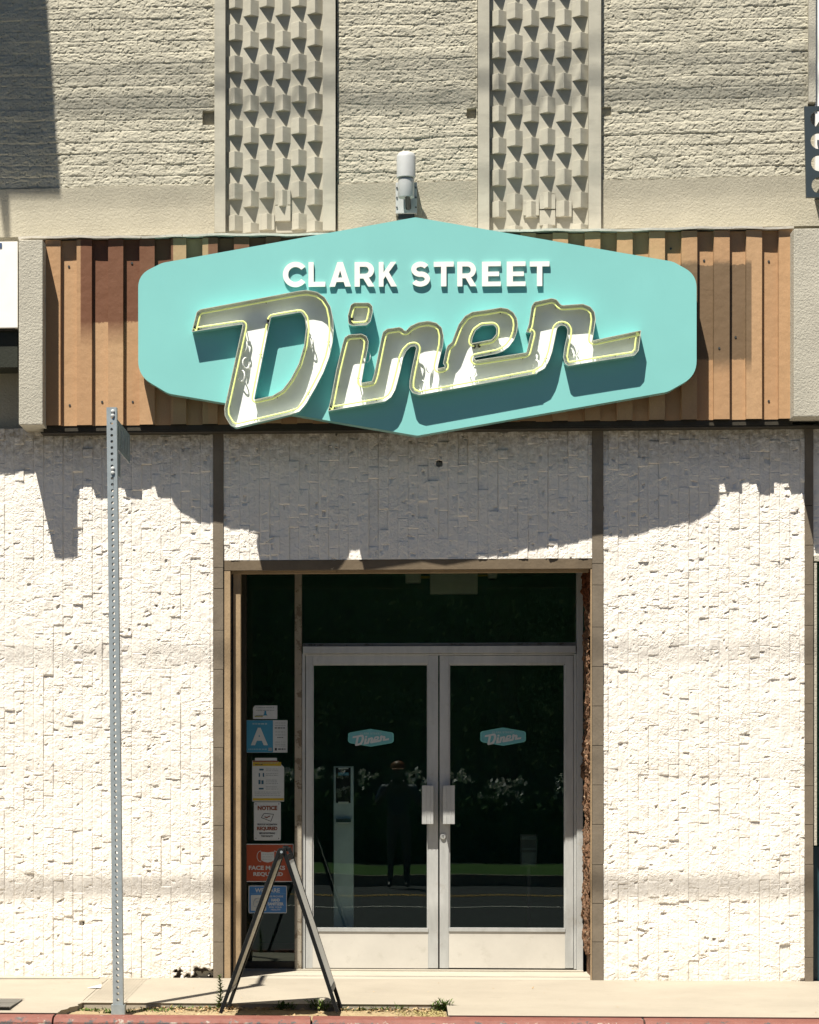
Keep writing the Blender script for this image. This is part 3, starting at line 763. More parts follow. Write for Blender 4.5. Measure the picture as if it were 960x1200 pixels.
mb = MB(); mb.pbox(-140, 20.8, 284, 385, -.34, -.012); mb.build('fascia_board', M['white'], aw, bevel=.004)
mb = MB(); mb.pbox(-140, 20.6, 386, 431, -.29, -.012); mb.build('valance', brown_mat('dark_valance', (0.02, 0.022, 0.014)), aw)
mb = MB(); mb.pbox(-140, 17.5, 385.2, 388, -.32, -.291); mb.build('edge_strip', M['fdark'], aw)
mb = MB(); mb.pbox(-3, 2, 284.5, 290, -.345, -.338); mb.build('blue_mark', paint('blue_patch', (0.05, 0.09, 0.16)), aw)

# ------------------------------------------------------------------ neon sign
def fillet(poly, r=4.0, seg=5):
    out = []; n = len(poly)
    for i in range(n):
        p = Vector(poly[i][:2]); rr = poly[i][2] if len(poly[i]) > 2 else r
        a = Vector(poly[i-1][:2]) - p; b = Vector(poly[(i+1) % n][:2]) - p
        la, lb = a.length, b.length; a.normalize(); b.normalize()
        ang = a.angle(b, math.pi)
        if rr <= 0.05 or ang > 3.05: out.append(tuple(p)); continue
        d = min(rr / max(math.tan(ang/2), .05), la*.48, lb*.48)
        q0, q1 = p + a*d, p + b*d
        for k_ in range(seg+1):
            t = k_/seg; out.append(tuple((1-t)**2*q0 + 2*t*(1-t)*p + t*t*q1))
    return out
def area(P): return sum(P[i-1][0]*P[i][1] - P[i][0]*P[i-1][1] for i in range(len(P)))/2
def resample(P, step):
    out = []; n = len(P)
    for i in range(n):
        a, b = Vector(P[i]), Vector(P[(i+1) % n]); m = max(1, int((b-a).length/step))
        for k_ in range(m): out.append(tuple(a.lerp(b, k_/m)))
    return out
def inset(P, d):
    """move the outline to its inside by d (negative: outside)"""
    s = 1 if area(P) > 0 else -1; n = len(P); out = []
    for i in range(n):
        a, p, b = Vector(P[i-1]), Vector(P[i]), Vector(P[(i+1) % n])
        e0, e1 = (p-a).normalized(), (b-p).normalized()
        n0, n1 = Vector((-e0.y, e0.x)), Vector((-e1.y, e1.x)); m = n0 + n1
        if m.length < 1e-6: m = n0
        m.normalize(); c = max(m.dot(n0), .45)
        out.append(tuple(p + m*(s*d/c)))
    return out
def Z(ox, oy, sc): return lambda L: [((ox + q[0]/sc), (oy + q[1]/sc)) + tuple(q[2:]) for q in L]
z1 = Z(220, 330, 5.3333); z2 = Z(380, 340, 6.0); z3 = Z(480, 340, 6.0); z4 = Z(600, 340, 6.0)
D_out = z1([(24,314,.8),(56,188,4),(80,172,4),(690,58),(745,52),(810,64),(858,98),(893,155),(908,225),(913,300),(906,380),(886,470),(850,565),(800,662),(742,762),(700,812),(640,832),(300,913,6),(265,895,6),(232,838),(229,792),(345,266,1)])
D_hole = z1([(520,222,3),(708,190,4),(732,225),(740,290),(728,395),(694,510),(645,605),(592,675),(530,712),(416,738,1.5)])
I_out = (z2([(26,850,.8),(42,785),(85,560),(130,375),(143,332),(172,312),(262,306),(297,322),(312,360),(308,405),(285,520),(262,652,1.2),(336,638,1.2),(352,585),(400,345),(413,292),(442,271),(530,258),(552,268),(570,288),(604,252),(660,226),(730,215),(790,228),(827,262),(840,320),(836,385),(818,460),(798,550,1.2),(853,538,1.2)])
         + z3([(236,516,.8),(254,430),(264,392),(298,364),(314,320),(346,238),(390,180),(440,152),(560,135),(640,121),(692,129),(732,156),(756,196),(763,242),(756,292),(736,350),(700,398),(660,428),(620,444),(456,476,1),(466,492,1),(700,456),(822,437,1.5),(846,335),(856,300,.8),(820,293,.8)])
         + z4([(118,240),(138,112),(157,82),(280,55),(316,65),(337,92),(352,105),(500,95),(552,115),(582,152),(590,205),(582,262),(568,353,1.2),(910,281,.8),(892,425),(862,460),(700,484),(395,533),(372,512),(361,470),(370,400),(388,320),(392,280),(380,254),(355,246),(332,252),(318,270),(302,350),(285,430),(265,490),(232,550),(178,580)])
         + z3([(900,586),(480,664),(70,738),(22,722),(0,690)])
         + z2([(600,640),(618,540),(640,440),(648,405),(636,392),(606,398),(576,430),(556,475),(536,570),(515,650),(500,702),(472,752),(430,782)]))
E_hole = z3([(436,374,1.5),(444,330),(466,282),(510,250),(592,243),(612,268),(609,310),(578,346)])
DOT = z2([(165,180),(186,102),(212,87),(318,87),(340,112),(342,150),(326,218),(300,246),(200,252),(170,236)])
SIGN = [(487,254.5,14),(789,306.5,26),(816.5,322,30),(816.5,440,30),(783,459,26),(489,510.5,10),(197,461,26),(162,440,30),(162,322,30),(190,308,26)]
yS, yB, LD = -.355, -.25, .081              # sign face, sign back, depth of the channel letters
def to_xz(P, y): return [(lambda q: (q.x, q.z))(W(a[0], a[1], y)) for a in P]
sign = empty('neon_sign', tuple(W(489, 509, -.3)), 'turquoise hexagonal shop sign with white channel script and yellow neon tubes', 'sign')
loop = to_xz(fillet(SIGN, 20, 8), yS)
mb = MB(); mb.prism([loop], yS, yB, 0, 1); mb.build('sign_board', [M['teal'], M['tealedge']], sign, bevel=.0)
mb = MB()
for q in (250, 430, 560, 720):
    mb = MB(); mb.pbox(q-8, q+8, 330, 440, yB+.001, yF-.002); mb.build('mounting_bracket', M['fdark'], sign)
def channel(name, outer, holes, label):
    yR = yS - LD
    OUT = to_xz(resample(fillet(outer), 3.0), yR); HO = [to_xz(resample(fillet(h_), 3.0), yR) for h_ in holes]
    t = .0035
    mb = MB()
    loops = [(OUT, inset(OUT, t))] + [(h_, inset(h_, -t)) for h_ in HO]
    for (o_, i_) in loops:
        n = len(o_)
        def ring(A, ya, B, yb, mi):
            P = [(q[0], ya, q[1]) for q in A] + [(q[0], yb, q[1]) for q in B]
            mb.add(P, [(i, (i+1) % n, n+(i+1) % n, n+i) for i in range(n)], mi)
        ring(o_, yS+.001 if name != 'letter_d' else yS+.02, o_, yR, 0)          # return, painted like the board
        ring(o_, yR, i_, yR, 2)                                                  # thin rim
        ring(i_, yR, i_, yS-.006, 3)                                             # inside of the return, its shade put into a greyer white
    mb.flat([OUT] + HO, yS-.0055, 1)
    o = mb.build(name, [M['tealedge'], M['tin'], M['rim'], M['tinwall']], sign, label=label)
    mt = MB(); yT = yR + .018
    def smooth_loop(P, d, gap):
        Q = inset(resample(P, .012), d)
        for _ in range(3):
            Q = [tuple((Vector(Q[i-1]) + 2*Vector(Q[i]) + Vector(Q[(i+1) % len(Q)]))/4) for i in range(len(Q))]
        return Q
    for (P, d) in [(OUT, .026)] + [(h_, -.018) for h_ in HO]:
        Q = smooth_loop(P, d, 0); N = len(Q)
        mt.tube([(q[0], yT, q[1]) for q in Q[:-1]], .0056, 8, False)
        for e_ in (0, N-2):                                                      # tube ends turn back into their boots
            q = Q[e_]; posts = MB(); posts.cyl((q[0], yT+.004, q[1]), (q[0], yS-.006, q[1]), .009, n=10); posts.build('tube_end', M['rubber'], o)
        for i in range(14, N-8, 34):                                             # glass stand-offs
            q = Q[i]; posts = MB(); posts.cyl((q[0], yT+.004, q[1]), (q[0], yS-.006, q[1]), .0035, n=6)
            posts.box(q[0]-.009, q[0]+.009, yT-.001, yT+.007, q[1]-.003, q[1]+.003); posts.build('tube_support', M['rubber'], o)
    mt.build('neon_tube', M['neon'], o, smooth=True)
    return o
chD = channel('letter', D_out, [D_hole], 'large slanted channel letter D with long left arm')
channel('letter', I_out, [E_hole], 'joined channel letters of the script word after the D')
channel('letter_dot', DOT, [], 'rounded dot over the channel letter i')
# doubled-back tube ends inside the D, they throw small looping shadows
mb = MB()
for (px, py, s) in ((288, 405, 1), (290, 425, -1), (285, 440, 1), (432, 418, 1), (505, 430, -1), (556, 435, 1), (630, 428, 1), (676, 410, 1), (497, 452, 1), (365, 400, 1)):
    p = W(px, py, yS-.045); P = []
    for i in range(13):
        a = i/12*math.pi*1.6; P.append((p.x + .02*math.sin(a)*s - .01, yS-.035-.02*math.sin(a), p.z + .035*math.cos(a)))
    mb = MB(); mb.tube(P, .0042, 6); mb.build('tube_bend', M['tin'], sign)
# flat raised capitals
def arcpts(cx, cy, rx, ry, a0, a1, n): return [(cx + rx*math.cos(R(a0+(a1-a0)*i/n)), cy + ry*math.sin(R(a0+(a1-a0)*i/n))) for i in range(n+1)]
def stroke(P, t):
    L, Rr = [], []
    for i, p in enumerate(P):
        a, b = Vector(P[max(i-1, 0)]), Vector(P[min(i+1, len(P)-1)]); d = (b-a).normalized(); nn = Vector((-d.y, d.x))*t/2
        L.append(tuple(Vector(p)+nn)); Rr.append(tuple(Vector(p)-nn))
    return L + Rr[::-1]
T = .215
def glyph(c):
    if c == 'C':
        a = arcpts(.5, .5, .5, .515, 38, 322, 40); b = arcpts(.5, .5, .5-T*.98, .515-T*.98, 322, 38, 40); return 0.93, [a + b]
    if c == 'L': return .70, [[(0,0),(.70,0),(.70,T*.92),(T,T*.92),(T,1),(0,1)]]
    if c == 'A': return .90, [[(0,0),(.235,0),(.30,.19),(.60,.19),(.665,0),(.90,0),(.565,1),(.335,1)], [(.365,.37),(.535,.37),(.45,.66)]]
    if c == 'R':
        o_ = [(0,0),(T,0),(T,.33),(.36,.33),(.56,0),(.82,0),(.58,.375)] + arcpts(.44, .665, .36, .335, -62, 90, 14) + [(0,1)]
        h_ = [(T,.52)] + [(.42,.52)] + arcpts(.43, .665, .15, .145, -80, 80, 8) + [(.42,.81),(T,.81)]
        return .82, [o_, h_]
    if c == 'K': return .82, [[(0,0),(T,0),(T,.30),(.31,.42),(.565,0),(.83,0),(.46,.585),(.80,1),(.545,1),(T,.575),(T,1),(0,1)]]
    if c == 'S':
        P = arcpts(.38, .70, .265, .205, 28, 262, 20) + arcpts(.38, .30, .28, .205, 82, -152, 20); return .76, [stroke(P, T*.95)]
    if c == 'T': return .78, [[(.285,0),(.495,0),(.495,.80),(.78,.80),(.78,1),(0,1),(0,.80),(.285,.80)]]
    if c == 'E': return .66, [[(0,0),(.66,0),(.66,.185),(T,.185),(T,.41),(.6,.41),(.6,.59),(T,.59),(T,.815),(.66,.815),(.66,1),(0,1)]]
CAPS = [('C',331.6,358),('L',361.6,381.3),('A',386,411.3),('R',415.6,439),('K',444,465.3),('S',482,504),('T',508.4,531.8),('R',536,558.4),('E',565,587),('E',594,616),('T',621,644)]
def caps_loops(c, xa, xb, za, zb):
    wd, loops = glyph(c)
    xs_ = [p[0] for l in loops for p in l]; lo, hi = min(xs_), max(xs_)
    return [[(xa + (p[0]-lo)/(hi-lo)*(xb-xa), za + p[1]*(zb-za)) for p in l] for l in loops]
for c, a, b in CAPS:
    pc = (a+b)/2; yb = 336.0 - (pc-345)*.0029; za, zb = WZ(yb, yS-.016, pc), WZ(yb-28.8, yS-.016, pc)
    mb = MB(); mb.prism(caps_loops(c, WX(a, yS-.016), WX(b, yS-.016), za, zb), yS-.018, yS-.005, 0)
    mb.build('capital_letter', M['white'], sign, label='flat white capital ' + c)

# ------------------------------------------------------------------ grey lamp over the sign
lampo = empty('wall_lamp', tuple(W(476, 255, -.03)), 'grey cylindrical security lamp on a box behind the top of the turquoise sign', 'lamp')
mb = MB(); mb.pbox(463.8, 488.8, 213.5, 250, -.10, -.021); mb.build('junction_box', M['lamp'], lampo, bevel=.004)
mb = MB()
for q in ((465.2, 220), (465.2, 231.5), (465.2, 243), (487.4, 220), (487.4, 231.5), (487.4, 243)):
    p = W(q[0], q[1], -.1); mb = MB(); mb.cyl((p.x, -.099, p.z), (p.x, -.106, p.z), .0055, n=8); mb.build('screw', M['lampd'], lampo)
yl = -.20; c = W(476, 208.7, yl)
r1_, r2_ = (WX(487, yl)-WX(464.7, yl))/2, (WX(485.8, yl)-WX(466.8, yl))/2
zt, zb2 = WZ(178, yl), WZ(231.5, yl)
mb = MB(); hgt = zt - c.z
mb.lathe((c.x, yl, c.z), [(r1_*.9, 0), (r1_, .004), (r1_, hgt*.78), (r1_*.95, hgt*.88), (r1_*.8, hgt*.95), (r1_*.5, hgt*.99), (.002, hgt)], n=28)
mb.build('lamp_hood', M['lamp'], lampo, smooth=True)
mb = MB(); mb.lathe((c.x, yl, zb2), [(r2_*.6, .012), (r2_*.95, 0), (r2_, .006), (r2_, c.z-zb2-.008), (r2_*.8, c.z-zb2-.001)], n=28); mb.build('lamp_body', M['lamp'], lampo, smooth=True)
mb = MB(); mb.cyl((c.x+.01, yl+.02, zb2+.03), (c.x+.015, -.098, zb2-.05), .018, n=12); mb.build('knuckle', M['lampd'], lampo, smooth=True)
mb = MB(); mb.pbox(467, 486, 250.5, 262, -.085, -.021); mb.build('conduit', M['lampd'], lampo)

# ------------------------------------------------------------------ perforated plate at the upper right, and its twin over the left neighbour
def circle(cx, cz, r, n=22, sz=1.0): return [(cx + r*math.cos(2*math.pi*i/n), cz + r*sz*math.sin(2*math.pi*i/n)) for i in range(n)]
M['plate'] = paint('dark_plate', (0.022, 0.034, 0.04), 0.5)
y = -.34; a = W(943, 124.5, y); b = W(1050, 229.5, y)
L = [(a.x, a.z), (b.x, a.z), (b.x, b.z), (a.x+.012, b.z)]
hl = [circle(W(959.5+ (0 if i < 9 else 0), 139+26*i, y).x + .003*i + dx, WZ(139+26*i, y, 950), .053) for i in range(4) for dx in (0, .17, .34)]
pl = empty('perforated_sign', (a.x+.1, -.1, b.z), 'dark projecting plate with a column of round holes at the upper right edge', 'sign')
mb = MB(); mb.prism([L] + hl, y, y+.03); mb.build('plate', M['plate'], pl)
mb = MB(); mb.box(a.x+.11, a.x+.14, y+.031, -.024, b.z+.05, b.z+.08); mb.box(a.x+.11, a.x+.14, y+.031, -.062, a.z-.1, a.z-.07); mb.build('bracket', M['plate'], pl)
dp = 1.2
def cast(px, py):                             # the point at that distance in front of the wall whose shadow falls at this spot
    p = W(px, py, 0); t = dp/SUN.y; return (p.x - SUN.x*t, p.z - SUN.z*t)
pl2 = empty('perforated_sign', (-3.2, -dp, 7.3), 'large dark blade sign with slots projecting over the neighbouring shop at the left', 'sign')
L = [cast(55, 0), cast(50.5, -80), cast(-300, -80), cast(-300, 232), cast(72, 232)]
hl = []
for (q, s) in (((15, 3), 5), ((15, 40), 4.5), ((20.5, 123), 4.5), ((24, 165), 4), ((10, -30), 5)):
    cx, cz = cast(*q); hl.append(circle(cx, cz, s/177*.75, 12, 2.0))
mb = MB(); mb.prism([L] + hl, -dp-.02, -dp+.02); mb.build('plate', M['plate'], pl2)
L = [cast(-300, 232.2), cast(12, 232.2), cast(14.5, 300), cast(9, 300), cast(2, 236), cast(-300, 236)]
mb = MB(); mb.prism([L], -dp-.015, -dp+.015); mb.build('bracket', M['plate'], pl2)

# ------------------------------------------------------------------ overhead cables above the street (they throw the soft bands on the wall)
dq = 3.0
for (py, dia, lab) in ((767, .016, 'lowest but one overhead cable above the street'), (1041, .034, 'thick lowest overhead cable above the street'), (903, .007, 'thin overhead cable above the street'),
                       (850, .005, 'thinnest overhead cable above the street'), (120, .03, 'thick highest overhead cable above the street'), (82, .018, 'second highest overhead cable above the street'), (232, .012, 'third highest overhead cable above the street')):
    zc_ = WZ(py) - SUN.z*dq/SUN.y
    mb = MB(); mb.tube([(x, -dq, zc_ + .00012*(x-.2)**2 + .004*x) for x in [-30 + i*2 for i in range(31)]], dia/2, 8)
    thing_mesh(mb.build('overhead_cable', M['rubber'], None, smooth=True), lab, 'cable', 'overhead cables')

# ------------------------------------------------------------------ street name post at the kerb
yP = -1.97; pb = W(139, 1187, yP); pt = W(131.3, 478, yP)
post = empty('street_sign_post', (pb.x, yP, pb.z), 'galvanised perforated post with a street name blade seen edge on', 'sign post')
hw = .030; Lp = pt.z - pb.z + .05; lean = (pt.x - pb.x)/(pt.z - pb.z)
mb = MB(); ze = pb.z - .05; nh = int(Lp/.0365); zc_ = ze
def px_(z): return pb.x + lean*(z - pb.z)
# front and back walls are strips with holes, sides are plain
holes = [ze + .02 + .0363*i for i in range(nh)]
for yy_ in (yP-hw, yP+hw-.003):
    loops = [[(px_(ze)-hw, ze), (px_(ze)+hw, ze), (px_(ze+Lp)+hw, ze+Lp), (px_(ze+Lp)-hw, ze+Lp)]]
    loops += [circle(px_(z)+.000, z, .0085, 10) for z in holes if ze+.01 < z < ze+Lp-.01]
    mb.prism(loops, yy_, yy_+.003)
for s in (-1, 1):
    P = []
    for z in (ze, ze+Lp):
        xa = px_(z)+s*hw; xb = xa - s*.003
        P += [(xa, yP-hw+.003, z), (xb, yP-hw+.003, z), (xb, yP+hw-.003, z), (xa, yP+hw-.003, z)]
    mb.add(P, [(0,1,5,4),(1,2,6,5),(2,3,7,6),(3,0,4,7)])
mb.build('post', M['galv'], post)
mb = MB(); xb_ = px_(3.3)
zb0, zb1 = WZ(525, yP, 140), WZ(490, yP, 140)
mb.box(xb_+.022, xb_+.026, yP+hw+.001, yP+.80, zb0, zb1); 
mb.build('name_blade', M['galvd'], post, bevel=.0008)
mb = MB()
for q in (.12, .26, .37, .5, .66):
    mb = MB(); mb.box(xb_+.027, xb_+.029, yP+q, yP+q+.03, zb0+.035, zb1-.03); mb.build('stiffener', M['galv'], post)
mb = MB(); mb.box(px_(2.95)+.021, px_(2.95)+.024, yP+hw+.001, yP+.20, WZ(556, yP, 140), WZ(529, yP, 140)); mb.build('small_plate', M['galvd'], post)
mb = MB()
for q in (482, 487, 549, 554):
    mb = MB(); p = W(132.2, q, yP-hw); mb.lathe((p.x, yP-hw, p.z), [(.012, 0), (.012, .004), (.007, .009), (.001, .010)], Vector((0,-1,0)), 8); mb.build('bolt', M['lamp'], post)
mb = MB(); mb.box(pb.x-.04, pb.x+.04, yP-.04, yP-.0335, ze, pb.z+.05); mb.box(pb.x-.04, pb.x-.0335, yP-.033, yP+.04, ze, pb.z+.05); mb.box(pb.x+.0335, pb.x+.04, yP-.033, yP+.04, ze, pb.z+.05); mb.build('base_sleeve', M['galv'], post)

# ------------------------------------------------------------------ sandwich board seen from its side
yN, yFar = -2.21, -1.645
XF = .008
ap = W(330, 996, yN); fl = W(258.5, 1187.5, yN); fr_ = W(395.5, 1186.5, yN)
sb = empty('sandwich_board', ((fl.x+fr_.x)/2, -1.85, fl.z), 'black folding sandwich board seen from its side on the dirt strip', 'sandwich board')
zg = -.125
for s, foot, nm in ((-1, fl, 'left'), (1, fr_, 'right')):
    top = Vector((ap.x + s*.012, 0, ap.z))
    bot = Vector((foot.x, 0, foot.z))
    dirv = (bot - top).normalized(); nrm = Vector((dirv.z, 0, -dirv.x))
    mb = MB()
    for yy_, sx in ((yN, 0), (yFar, XF)): mb.bar((top.x+sx, yy_, top.z), (bot.x+sx, yy_, bot.z-(.02 if sx else 0)), .022, .02)
    tp = top + dirv*.05; mb.bar((tp.x, yN+.011, tp.z), (tp.x+XF, yFar-.011, tp.z), .016, .03, side=dirv)
    bt = top + dirv*((bot-top).length*.87); mb.bar((bt.x, yN+.011, bt.z), (bt.x+XF, yFar-.011, bt.z), .016, .03, side=dirv)
    fm = mb.build('board_frame', M['blackmetal'], sb, bevel=.003)
    m1, m2 = top + dirv*.072, bt - dirv*.016
    P = []
    for q in (m1, m2):
        for yy_ in (yN+.012, yFar-.012):
            for o_ in (-.005, .005): P.append((q.x + (XF if yy_ > -2 else 0) + nrm.x*o_, yy_, q.z + nrm.z*o_))
    mb = MB(); mb.add(P, [(0,2,3,1),(4,5,7,6),(0,1,5,4),(2,6,7,3),(0,4,6,2),(1,3,7,5)]); mb.build('panel', M['board'], fm)
mb = MB()
for yy_ in (yN-.016, yFar+.010): mb.box(ap.x-.018, ap.x+.018, yy_, yy_+.006, ap.z-.024, ap.z+.010)
mb.build('hinge', M['blackmetal'], sb, bevel=.002)
mb = MB(); mb.cyl((ap.x, yN-.017, ap.z-.012), (ap.x, yN-.024, ap.z-.012), .008, n=10); mb.build('hinge_bolt', M['galv'], sb)

# ------------------------------------------------------------------ notices on the side light
def text_mesh(txt, bold=0.0):
    cu = bpy.data.curves.new('t', 'FONT'); cu.body = txt; cu.size = 1.0; cu.offset = bold; cu.resolution_u = 3; cu.fill_mode = 'FRONT'
    cu.align_x = 'LEFT'
    o = bpy.data.objects.new('t', cu); COL.objects.link(o); bpy.context.view_layer.update()
    me = bpy.data.meshes.new_from_object(o.evaluated_get(bpy.context.evaluated_depsgraph_get()))
    v = np.array([x.co[:2] for x in me.vertices]); f = [tuple(p.vertices) for p in me.polygons]
    bpy.data.objects.remove(o); bpy.data.curves.remove(cu); bpy.data.meshes.remove(me)
    return v, f
def write(mb, txt, px0, px1, py0, py1, y, mi, bold=0.015):
    v, f = text_mesh(txt, bold); lo, hi = v.min(0), v.max(0)
    pc = (px0+px1)/2; xa, xb = WX(px0, y), WX(px1, y); za, zb = WZ(py1, y, pc), WZ(py0, y, pc)
    mb.add([(xa + (p[0]-lo[0])/(hi[0]-lo[0])*(xb-xa), y, za + (p[1]-lo[1])/(hi[1]-lo[1])*(zb-za)) for p in v], f, mi)
def C(n_, c, r=.45): 
    if n_ not in M: M[n_] = paint(n_, c, r, 0.05, 20)
    return M[n_]
cW, cB, cT, cR, cY, cK, cO, cG = (C('sticker_white', (.50,.53,.53)), C('sticker_blue', (.035,.22,.36)), C('sticker_mid_blue', (.04,.17,.42)), C('sticker_red', (.33,.055,.015)),
    C('sticker_yellow', (.42,.30,.02)), C('sticker_ink', (.03,.035,.04)), C('sticker_rust', (.20,.055,.02)), C('sticker_grey', (.24,.28,.29)))
yG = G - .0005
def sheet(px0, px1, py0, py1, cut=None, t=.003, r=1.0, y=None):
    y = yG if y is None else y
    P = [(px0,py0,r),(px1,py0,r),(px1,py1,r),(px0,py1,r)]
    if cut == 'tr': P = [(px0,py0,.3),(px1-8,py0,.3),(px1,py0+8,.3),(px1,py1,.3),(px0,py1,.3)]
    if cut == 'tl': P = [(px0+2,py0,.5),(px1,py0,.3),(px1,py1,.3),(px0,py1,.3),(px0,py0+3,.5)]
    return to_xz(fillet(P, r, 3), y-t), y
def rect(mb, px0, px1, py0, py1, y, mi): 
    pc = (px0+px1)/2; xa, xb, za, zb = WX(px0,y), WX(px1,y), WZ(py1,y,pc), WZ(py0,y,pc)
    mb.add([(xa,y,za),(xb,y,za),(xb,y,zb),(xa,y,zb)], [(0,1,2,3)], mi)
def tiny(mb, px0, px1, py, y, mi, hgt=.9):     # a line of print too small to read
    x = px0
    while x < px1 - 1:
        l = rnd.uniform(1.2, 3.6); rect(mb, x, min(x+l, px1), py, py+hgt, y, mi); x += l + rnd.uniform(.5, .9)
def sticker(name, mb, mats, label, cat, group='notices on the side window'):
    return thing_mesh(mb.build(name, mats, None), label, cat, group)
t1 = .0015; y1_ = yG-.003-t1
# small card
mb = MB(); l, y = sheet(296.6, 325, 826.8, 842.6, 'tl'); mb.prism([l], yG-.003, yG, 0)
for q in (829, 832.2, 838): tiny(mb, 300, 322 if q < 836 else 309, q, y1_, 1, .7)
mb.flat([to_xz([(308.5,838.5),(309.8,836.5),(310.2,833),(311.8,833),(312.2,836.5),(313.6,838.5)], y1_)], y1_, 2); rect(mb, 298.5, 308, 839, 840.4, y1_, 3)
sticker('window_card', mb, [cW, cG, cB, C('sticker_olive', (.28,.27,.1))], 'small white card with a blue mark, topmost on the side window', 'card')
# grade card
mb = MB(); l, y = sheet(288.2, 337, 844, 882, None, r=.3); mb.prism([l], yG-.003, yG, 0); rect(mb, 288.4, 320, 844.2, 881.8, yG-.0036, 1)
write(mb, 'A', 294, 314, 852.8, 873.4, y1_, 0, .045)
tiny(mb, 296, 314, 847.5, y1_, 2, 1.6); tiny(mb, 291, 314, 877.5, y1_, 2, 1.0); rect(mb, 314.6, 318.6, 876.3, 880.2, y1_, 3)
for q in (847, 850, 857.5, 861, 869.4, 872, 874): tiny(mb, 322.5, 334.5, q, y1_, 3, .6)
tiny(mb, 322, 334, 852.6, y1_, 4, 1.1); rect(mb, 322.2, 324.5, 876.5, 879.6, y1_, 4); tiny(mb, 326, 335, 877.2, y1_, 4, 1.4); tiny(mb, 325, 332, 864, y1_, 4, .8)
sticker('grade_card', mb, [cW, cB, C('sticker_pale_blue', (.25,.40,.46)), cG, cK], 'blue and white inspection card with a large letter A', 'card')
# notice with yellow stripe
mb = MB(); l, y = sheet(295.6, 333, 891.3, 939.3, 'tr'); mb.prism([l], yG-.003, yG, 0)
rect(mb, 299, 324.6, 888.2, 891.6, yG-.002, 0); rect(mb, 296.2, 326.0, 891.5, 893, yG-.0036, 1); rect(mb, 296.2, 329.6, 893.2, 897.7, yG-.0036, 2)
rect(mb, 296.2, 332.6, 935.4, 938.3, yG-.0036, 2); tiny(mb, 299, 308, 895.6, y1_, 3, 1.0); tiny(mb, 304, 326, 894, y1_, 4, .6)
for (a, b, c_, d_) in ((304,309,901,903), (303.3,304.7,906,910.4), (308,309.6,906,910.4), (303,305.4,914,919), (306.4,309,914.5,919), (303.4,309,923.4,925.2)): rect(mb, a, b, c_, d_, y1_, 5)
for q in (901, 903, 906.5, 908.5, 914, 916, 918, 922, 924.5): tiny(mb, 311.6, 326, q, y1_, 4, .55)
for q in (928, 930, 932): tiny(mb, 298.5, 329, q, y1_, 4, .5)
sticker('paper_notice', mb, [cW, cO, cY, cK, cG, C('sticker_navy', (.02,.09,.15))], 'white paper notice with yellow stripes and blue pictograms', 'notice')
# NOTICE plate
mb = MB(); l, y = sheet(297.6, 329.2, 940, 985, None, r=1.6); mb.prism([l], yG-.003, yG, 0)
write(mb, 'NOTICE', 302, 325, 944.3, 949.6, y1_, 1, .05)
def outline(pts, wd, mi):
    n = len(pts)
    for i in range(n):
        a, b = Vector(pts[i]), Vector(pts[(i+1) % n]); d = (b-a).normalized(); nn = Vector((-d.y, d.x))*wd/2
        mb.flat([to_xz([tuple(a+nn), tuple(b+nn), tuple(b-nn), tuple(a-nn)], y1_)], y1_ , mi)
outline([(309.5,953.3),(320.6,954.3),(317.6,962.6),(306.3,958.2)], .6, 2)
mb.flat([to_xz([(310,956.6),(312.5,957.6),(316.5,955.8),(316.8,956.8),(312.5,959),(310.3,958)], y1_)], y1_-.0002, 1)
write(mb, 'PROOF OF VACCINATION', 301.8, 324.8, 965.3, 967.3, y1_, 2, .04); write(mb, 'REQUIRED', 301.2, 325.2, 968.8, 973.8, y1_, 1, .05)
write(mb, 'BEFORE ENTERING', 304, 322.4, 975.6, 977.6, y1_, 2, .04); write(mb, 'THIS FACILITY', 306, 320, 979, 981, y1_, 2, .04)
for q in ((300,942.2), (326.8,942.2), (300,982.6), (326.8,982.6)): rect(mb, q[0]-.5, q[0]+.5, q[1]-.5, q[1]+.5, y1_, 2)
sticker('notice_plate', mb, [cW, cO, cK], 'white notice plate with brown lettering and a card picture', 'notice')
# FACE MASKS REQUIRED
mb = MB(); l, y = sheet(287.5, 344.3, 989, 1033.6, None, r=1.4); mb.prism([l], yG-.003, yG, 0); l2, _ = sheet(287.7, 343.2, 990, 1032.6, None, r=.8); mb.flat([l2], yG-.0036, 1)
yy1 = y1_
mk = [(306,998.2),(313.8,999),(321.4,998.2),(321.4,1008),(318,1010),(313.8,1010.9),(309.6,1010),(306,1008)]
mb.flat([to_xz(fillet(mk, 1, 3), yy1)], yy1, 0)
for q in (1001, 1004, 1007): tiny(mb, 307.6, 320, q, yy1-.0006, 2, .4)
for s, cx in ((-1, 305.8), (1, 321.6)):
    P = [(cx, 998.6)] + [(cx + s*(3.0*math.sin(a)) + s*1.5*math.sin(a), 1003.6 - 6.4*math.cos(a)) for a in [math.pi*i/8 for i in range(9)]] + [(cx, 1008.6)]
    mb.flat([to_xz(stroke(P, .6), yy1)], yy1-.0003, 0)
write(mb, 'FACE MASKS', 291.6, 334.2, 1014.6, 1019.6, yy1, 0, .035); write(mb, 'REQUIRED', 297, 331.6, 1022.2, 1027.4, yy1, 0, .035)
sticker('mask_notice', mb, [cW, cR, cG], 'orange red notice asking for face masks, behind the sandwich board top', 'notice')
